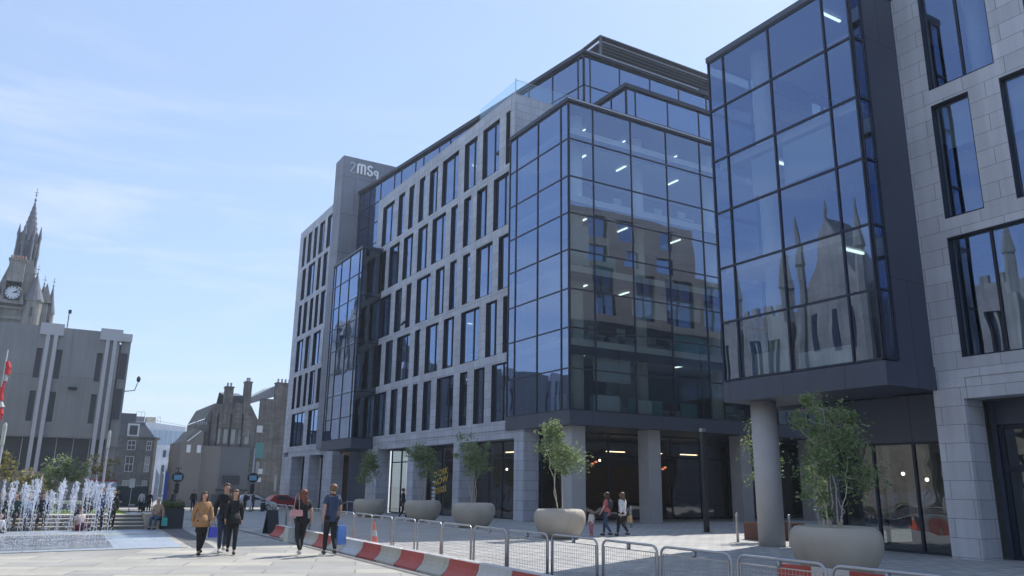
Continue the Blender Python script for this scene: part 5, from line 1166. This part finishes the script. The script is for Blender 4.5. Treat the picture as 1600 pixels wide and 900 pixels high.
def person(label, loc, h, heading, pose, top, legs, shoes=(.03, .03, .035), hair=(.06, .035, .025), long_hair=.0, sleeves='long', coat=0, skirt=0, arms=None, near=False, group=None, build_=1.0, lean=0, hood=False, hood_col=None, bald=False):
    """local frame: faces +Y, heights are fractions of the body height"""
    o = thing('person', label, 'person', loc, rotz=heading, group=group)
    d = pose.get('drop', 0); b = build_
    def T(x, y, z): return ((x*h), (y+lean*max(0, z-.5))*h, (z-d)*h)
    J = dict(el=(.125*b, -.02, .645), wl=(.135*b, .03, .505), er=(-.125*b, -.02, .645), wr=(-.135*b, .03, .505))
    if pose in (WALK,): J.update(el=(.12*b, -.05, .65), wl=(.125*b, -.05, .51), er=(-.12*b, .015, .645), wr=(-.125*b, .09, .53))
    if pose in (WALK2,): J.update(er=(-.12*b, -.05, .65), wr=(-.125*b, -.05, .51), el=(.12*b, .015, .645), wl=(.125*b, .09, .53))
    if arms: J.update(arms)
    hl = pose.get('hl', (.046, 0, .50)); hr = pose.get('hr', (-.046, 0, .50))
    def L(p): return (p[0]*h, p[1]*h, p[2]*h)
    def nodes(e, kind):
        n = {}
        if kind in ('body', 'top'):
            n['pel'] = (T(0, 0, .54), (.068+e)*h*b); n['wai'] = (T(0, -.005, .62), (.058+e)*h*b); n['che'] = (T(0, -.005, .73), (.070+e)*h*b); n['nb'] = (T(0, -.012, .80), (.045+e*.8)*h)
            n['sl'] = (T(.082*b, -.01, .79), (.038+e)*h); n['sr'] = (T(-.082*b, -.01, .79), (.038+e)*h)
            n['el'] = (T(*J['el']), (.025+e)*h*b); n['er'] = (T(*J['er']), (.025+e)*h*b)
        if kind == 'body':
            n['nk'] = (T(0, -.004, .85), .029*h); n['jaw'] = (T(0, .010, .892), .040*h); n['hd'] = (T(0, .003, .928), .052*h); n['tp'] = (T(0, 0, .962), .040*h)
            for s in 'lr':
                w_ = Vector(T(*J['w'+s])); e_ = Vector(T(*J['e'+s])); dr = (w_-e_).normalized()
                n['w'+s] = (tuple(w_), .0155*h); n['h'+s] = (tuple(w_+dr*.035*h), (.019*h, .012*h))
                hp = hl if s == 'l' else hr
                n['hi'+s] = (L((hp[0], hp[1], hp[2])), .050*h*b); n['k'+s] = (L(pose['k'+s]), .030*h*b); n['a'+s] = (L(pose['a'+s]), .021*h)
                a_ = Vector(L(pose['a'+s])); n['t'+s] = (tuple(a_+Vector((0, .065*h, -.018*h if a_.z > .03*h else 0))), .018*h)
        return n
    if d: pass
    body_n = nodes(0, 'body')
    if d:   # seated: pelvis low
        body_n['pel'] = ((0, 0, (.54-d)*h), .066*h*b)
    E_ = [('pel', 'wai'), ('wai', 'che'), ('che', 'nb'), ('nb', 'nk'), ('nk', 'jaw'), ('jaw', 'hd'), ('hd', 'tp'), ('che', 'sl'), ('che', 'sr'), ('sl', 'el'), ('sr', 'er'), ('el', 'wl'), ('er', 'wr'), ('wl', 'hl'), ('wr', 'hr'),
          ('pel', 'hil'), ('pel', 'hir'), ('hil', 'kl'), ('hir', 'kr'), ('kl', 'al'), ('kr', 'ar'), ('al', 'tl'), ('ar', 'tr')]
    me = skin_mesh('body', body_n, E_, 'pel')
    ex = MB()
    ex.ball(T(0, .058, .915), (.008*h, .012*h, .014*h), 6, 5)                     # nose
    for s in (-1, 1): ex.ball(T(s*.052, 0, .92), (.006*h, .011*h, .016*h), 6, 5)  # ears
    if near or h > 1.5:
        for s in 'lr':
            w_ = Vector(T(*J['w'+s])); e_ = Vector(T(*J['e'+s])); dr = (w_-e_).normalized(); hb = w_+dr*.045*h; sd_ = dr.cross(Vector((1, 0, 0))).normalized()
            inn = Vector((-1 if s == 'l' else 1, 0, 0))
            for k, ln in enumerate((.030, .038, .040, .036)):
                q = hb+sd_*(k-1.5)*.0095*h; ex.tube([q, q+dr*ln*.5*h, q+dr*ln*.85*h+inn*.010*h], [.0052*h, .0048*h, .0036*h], 5)
            q = hb-dr*.02*h-sd_*.017*h; ex.tube([q, q-sd_*.010*h+dr*.018*h, q-sd_*.010*h+dr*.034*h+inn*.008*h], [.006*h, .0055*h, .004*h], 5)
    addto(me, ex); bo = mesh_obj('body', me, M['skin'], o); me.materials.append(cm(legs)); me.materials.append(cm(top))
    fset = [(Vector(body_n[k][0])) for k in ('al', 'ar')]; az = min(f.z for f in fset)
    for p in me.polygons:
        c = p.center; zz = c.z/h
        if (zz < .53-d or d) and abs(c.x) < .105*h*b and not (c.z > (.56-d)*h) and min((c-f).length for f in fset) > .03*h: p.material_index = 1
        elif (.50-d) <= zz < (.80-d) and abs(c.x) < .092*h*b: p.material_index = 2
    # trousers / tights
    n = {'pel': (body_n['pel'][0], .070*h*b)}; ed = []
    for s in 'lr':
        p = body_n['hi'+s]; n['hi'+s] = (p[0], .060*h*b); n['k'+s] = (body_n['k'+s][0], .040*h*b); k_ = Vector(body_n['k'+s][0]); a_ = Vector(body_n['a'+s][0]); n['a'+s] = (tuple(k_.lerp(a_, .93)), .030*h)
        ed += [('pel', 'hi'+s), ('hi'+s, 'k'+s), ('k'+s, 'a'+s)]
    mesh_obj('trousers' if not skirt else 'tights', skin_mesh('legs', n, ed, 'pel'), cm(legs), o)
    # top
    n = nodes(.012, 'top')
    if not d: n['hem'] = (T(0, 0, .50), .07*h*b); n['pel'] = (T(0, 0, .55), .075*h*b); n['wai'] = (T(0, -.005, .62), .072*h*b)
    if d: n['pel'] = ((0, 0, (.56-d)*h), .074*h*b)
    ed = [('pel', 'wai'), ('wai', 'che'), ('che', 'nb'), ('che', 'sl'), ('che', 'sr')]
    if not d: ed.append(('hem', 'pel'))
    for s in 'lr':
        ed.append(('s'+s, 'e'+s)) if sleeves != 'none' else None
        if sleeves == 'short': n['e'+s] = (tuple(Vector(n['s'+s][0]).lerp(Vector(n['e'+s][0]), .75)), .036*h)
        if sleeves == 'none': n.pop('e'+s)
        if sleeves == 'long': n['w'+s] = (T(*J['w'+s]), .026*h); ed.append(('e'+s, 'w'+s))
    tme = skin_mesh('top', n, ed, 'che')
    if not d:
        hm = MB(); q = 1.0 if not coat else .9; hm.lathe([(.094*h*b*q, .462*h), (.092*h*b*q, .50*h), (.084*h*b, .56*h), (.076*h*b, .63*h), (.070*h*b, .70*h)], n=18, sy=.8); addto(tme, hm)
    mesh_obj('jacket' if coat else 'top', tme, cm(top), o)
    if coat:
        m = MB(); m.lathe([(.125*h*b, (.49-coat-d)*h), (.112*h*b, (.54-d)*h), (.084*h*b, (.63-d)*h)], n=18, sy=.82); m.build('coat_skirt', cm(top), o, smooth=True)
    if skirt:
        m = MB(); m.lathe([(.098*h, (.46-skirt)*h), (.085*h, .50*h)], n=16, sy=.85); m.build('skirt', cm(legs), o, smooth=True)
    for s in 'lr':
        a_ = Vector(body_n['a'+s][0]); t_ = Vector(body_n['t'+s][0]); m = MB(); z0 = max(.018*h, t_.z-.0)
        m.tube([a_+Vector((0, -.025*h, -.02*h)), a_+Vector((0, .01*h, -.018*h)), t_+Vector((0, 0, 0)), t_+Vector((0, .02*h, -.004*h))], [.022*h, .028*h, .025*h, .014*h], 8); m.build('shoe', cm(shoes, .6), o, smooth=True)
    # hair
    m = MB(); c = T(0, -.014, .938); m.ball(c, (.059*h, .062*h, .056*h), 14, 9)
    fr = -.018 if not long_hair else -.022
    if long_hair:
        m.ball(T(0, -.042, .90-long_hair*.45), (.056*h, .030*h, (.05+long_hair*.6)*h), 12, 8)
        for s in (-1, 1): m.ball(T(s*.046, -.006, .91-long_hair*.25), (.018*h, .03*h, (.045+long_hair*.35)*h), 8, 7)
    m.v = [(x, y if (y < (c[1]+.025*h) or z > c[2]+.02*h) else c[1]+.025*h, z) for x, y, z in m.v]
    if hood: m.build('headscarf', cm(hood_col), o, smooth=True)
    else: m.build('hair', cm(hair, .55, .25), o, smooth=True)
    if near:
        m = MB()
        for s in (-1, 1): m.ball(T(s*.020, .053, .932), (.007*h, .004*h, .004*h), 6, 4)
        m.build('eyes', cm((.03, .02, .02), .3), o); m = MB(); m.ball(T(0, .050, .893), (.013*h, .005*h, .0035*h), 6, 4); m.build('mouth', cm((.35, .12, .10)), o)
    return o
def tote(name, label, cat, loc, w_, d_, h_, colr, handle=.25, rz=0, rough=.6):
    o = thing(name, label, cat, loc, rotz=rz)
    m = MB(); r = [(.5, 0), (.54, .25), (.5, .8), (.44, 1)]; vs = []
    for s, z in r: vs += [(-w_*s, -d_*s, z*h_), (w_*s, -d_*s, z*h_), (w_*s, d_*s, z*h_), (-w_*s, d_*s, z*h_)]
    fs = [(3, 2, 1, 0), (12, 13, 14, 15)]
    for i in range(3):
        for k in range(4): fs.append((i*4+k, i*4+(k+1) % 4, (i+1)*4+(k+1) % 4, (i+1)*4+k))
    m.add(vs, fs); m.build('bag_body', cm(colr, rough), o)
    m = MB(); m.tube([(-w_*.25, 0, h_*.97), (-w_*.15, 0, h_+handle*.8), (0, 0, h_+handle), (w_*.15, 0, h_+handle*.8), (w_*.25, 0, h_*.97)], .008, 6); m.build('handle', cm(colr, rough), o); return o
D = R
person('woman in a tan coat and black skirt walking towards the viewer', (3.9, 22.2, 0), 1.60, D(186), WALK, (.36, .20, .095), (.012, .012, .015), coat=.05, skirt=.10, long_hair=.13, hair=(.05, .022, .015), near=True, build_=1.1)
tote('carrier_bag', 'shiny blue bag hanging from the tan coat woman\'s hand', 'bag', (4.17, 22.08, .44), .2, .09, .26, (.06, .08, .5), .1, D(10), .3)
person('smiling woman in a black jacket walking towards the viewer, man behind her', (4.68, 22.2, 0), 1.66, D(170), WALK2, (.012, .014, .018), (.012, .012, .016), hair=(.12, .06, .03), long_hair=.05, near=True, coat=.03)
person('man in a black jumper and blue jeans just behind the woman in black', (4.55, 22.75, 0), 1.82, D(176), WALK, (.014, .016, .02), (.03, .05, .09), shoes=(.6, .6, .6), near=True, build_=1.05)
person('woman in black with auburn hair walking away, pink bag at her side', (6.23, 21.3, 0), 1.69, D(4), WALK, (.014, .014, .018), (.016, .018, .024), shoes=(.55, .55, .55), hair=(.17, .055, .03), long_hair=.17, sleeves='short', near=True, build_=1.12)
tote('shoulder_bag', 'pink shoulder bag of the woman in black', 'bag', (6.02, 21.12, .99), .30, .10, .16, (.62, .32, .33), .42, D(4))
tote('carrier_bag', 'crumpled grey white plastic bag in the left hand of the woman in black', 'bag', (5.95, 21.35, .34), .24, .16, .36, (.42, .46, .47), .12, D(25), .4)
person('man in a navy T shirt and black jeans walking away', (6.95, 21.05, 0), 1.84, D(-2), WALK2, (.035, .06, .125), (.014, .015, .02), shoes=(.04, .04, .045), hair=(.16, .09, .05), sleeves='short', near=True, build_=1.08)
tote('carrier_bag', 'bright blue plastic carrier bag in the right hand of the man in navy', 'bag', (7.24, 21.1, .26), .26, .14, .48, (.14, .30, .72), .12, D(20), .35)
person('man in a long black coat walking past the shopfronts', (18.05, 42.3, gz(42.3)), 1.70, D(-100), WALK, (.014, .014, .018), (.014, .014, .018), coat=.08, hair=(.03, .02, .02), build_=1.05)
person('small child in a white top and pink leggings holding a hand', (18.62, 25.35, 0), .99, D(15), STAND, (.62, .60, .58), (.50, .16, .22), shoes=(.5, .3, .35), hair=(.22, .12, .07), long_hair=.08, build_=1.15)
person('woman in a pink top and jeans with a dark backpack, holding the child\'s hand', (19.25, 25.2, 0), 1.66, D(28), WALK, (.50, .13, .14), (.04, .075, .14), hair=(.06, .03, .02), long_hair=.12, sleeves='short', arms=dict(el=(.16, .0, .65), wl=(.23, .02, .53)))
o = thing('backpack', 'small dark blue backpack on the woman in the pink top', 'backpack', (19.30, 25.03, 1.02), rotz=D(28)); m = MB(); m.ball((0, 0, .16), (.12, .08, .19), 12, 8); m.build('pack', cm((.03, .035, .07)), o, smooth=True)
for s in (-1, 1): m = MB(); m.tube([(s*.09, .05, .06), (s*.1, .2, .1), (s*.1, .2, .3), (s*.08, .08, .34)], .014, 6); m.build('strap', cm((.03, .035, .07)), o)
person('woman in a white blouse and black trousers with long brown hair', (19.85, 25.0, 0), 1.66, D(22), WALK2, (.66, .66, .72), (.016, .015, .015), hair=(.13, .07, .04), long_hair=.18, build_=1.2)
tote('handbag', 'round tan straw handbag of the woman in the white blouse', 'bag', (20.1, 24.86, .50), .27, .12, .26, (.34, .24, .13), .16, D(30))
person('woman in a pale headscarf and beige coat perched beside the stone plinth', (4.42, 34.72, 0), 1.62, D(150), SIT, (.40, .28, .21), (.05, .1, .15), coat=.0, hood=True, hood_col=(.6, .6, .58), lean=.12)
tote('shopping_bag', 'turquoise shopping bag beside the woman in the headscarf', 'bag', (4.66, 34.5, .12), .2, .1, .3, (.05, .42, .38), .1, D(-20))
sp = 'people resting by the fountain'
def at_step(k): return .125*k
person('woman in a pale blouse and maroon trousers sitting on the paving by the steps', (1.72, 34.5, 0), 1.62, D(215), FLOOR, (.62, .54, .52), (.16, .04, .07), hair=(.10, .05, .03), sleeves='short', group=sp)
person('person in a dark blue jacket seated on the steps, third from the left edge', (.45, 35.1, .12), 1.68, D(178), SIT, (.025, .03, .05), (.03, .03, .04), group=sp, hair=(.12, .07, .04))
person('blond person in a light blue top seated on the steps', (-.02, 35.1, .12), 1.62, D(188), SIT, (.25, .33, .45), (.08, .1, .15), hair=(.5, .38, .2), long_hair=.08, group=sp)
person('person in a dark teal coat seated on the steps between blond and grey heads', (-.42, 35.1, .12), 1.66, D(170), SIT, (.03, .07, .07), (.03, .03, .03), hair=(.08, .05, .03), group=sp)
person('dark clothed person with grey hair seated leftmost on the steps', (-.86, 35.1, .12), 1.68, D(184), SIT, (.02, .022, .03), (.03, .03, .04), hair=(.4, .4, .4), group=sp)
person('child in white crouching on the paving at the left edge', (-.78, 33.8, 0), 1.2, D(200), FLOOR, (.68, .68, .7), (.2, .2, .22), hair=(.4, .28, .15), group=sp)
person('standing person in navy with dark jeans behind the right hand jets', (2.35, 34.3, 0), 1.62, D(160), STAND, (.05, .10, .22), (.02, .025, .04), hair=(.05, .03, .02), group=sp)
person('standing person in black behind the right hand jets', (2.75, 34.4, 0), 1.5, D(200), STAND, (.015, .015, .02), (.02, .02, .025), hair=(.04, .03, .02), group=sp)
person('person lounging on the upper step in a black top', (1.95, 35.5, .25), 1.65, D(120), SIT, (.02, .02, .025), (.03, .03, .035), hair=(.05, .03, .02), group=sp)
gf = 'people on the far side of the lawn'
for lab, x, y, hh, hd, tc, lc, hc in [('person in a white top and dark shorts in front of the green van', 7.9, 73, 1.72, 10, (.6, .58, .6), (.02, .02, .03), (.05, .03, .02)), ('person in black just right of the white topped one by the green van', 8.55, 73.4, 1.7, 180, (.02, .02, .025), (.02, .02, .025), (.05, .03, .02)),
      ('person in dark clothes standing left of the green van', 6.05, 72.2, 1.75, 180, (.02, .025, .03), (.03, .03, .035), (.1, .06, .04)), ('dark figure beyond the woman in the tan coat', 12.3, 75.3, 1.85, 180, (.02, .02, .03), (.02, .02, .03), (.04, .03, .02)),
      ('dark figure close behind the black signal post', 9.9, 70.5, 1.75, 90, (.02, .025, .045), (.02, .02, .03), (.04, .03, .02)), ('left one of the two people talking near the white car', 17.0, 76.5, 1.72, 120, (.02, .02, .025), (.02, .02, .03), (.5, .45, .4)),
      ('right one of the two people talking near the white car', 17.75, 76.6, 1.74, 250, (.03, .03, .035), (.02, .02, .03), (.55, .5, .45))]:
    person(lab, (x, y, gz(y)), hh, D(hd), STAND, tc, lc, hair=hc, group=gf)
for i, (x, y) in enumerate(((14.3, 71.5), (17.9, 73.5))):
    o = thing('street_bollard', ['wide dark bollard between the tall signal and the black one', 'wide dark bollard just left of the white car'][i], 'bollard', (x, y, gz(y))); m = MB(); m.lathe([(.2, 0), (.2, .9), (.15, 1.0)], n=12); m.build('post', M['blacksteel'], o); m = MB(); m.lathe([(.205, .75), (.205, .85)], n=12); m.build('band', M['plate'], o)

# ------------------------------------------------------------------ thin haze, added to lift shadows the way lens glare does
hz = bpy.data.materials.new('air'); hz.use_nodes = True; t = hz.node_tree; t.nodes.clear()
o_ = N(t, 'ShaderNodeOutputMaterial'); pv = N(t, 'ShaderNodeVolumePrincipled'); pv.inputs['Color'].default_value = (.80, .90, 1, 1); pv.inputs['Density'].default_value = .0006; pv.inputs['Anisotropy'].default_value = .3
t.links.new(pv.outputs[0], o_.inputs['Volume'])
m = MB(); m.box(-510, 710, -130, 910, gz(130)-1, 50); hb = m.build('haze', hz); hb['kind'] = 'stuff'; hb['label'] = 'thin haze added over the square, also standing in for lens glare'; hb['category'] = 'haze'
for o in PENDING:
    if o.get('_o') is not None: del o['_o']
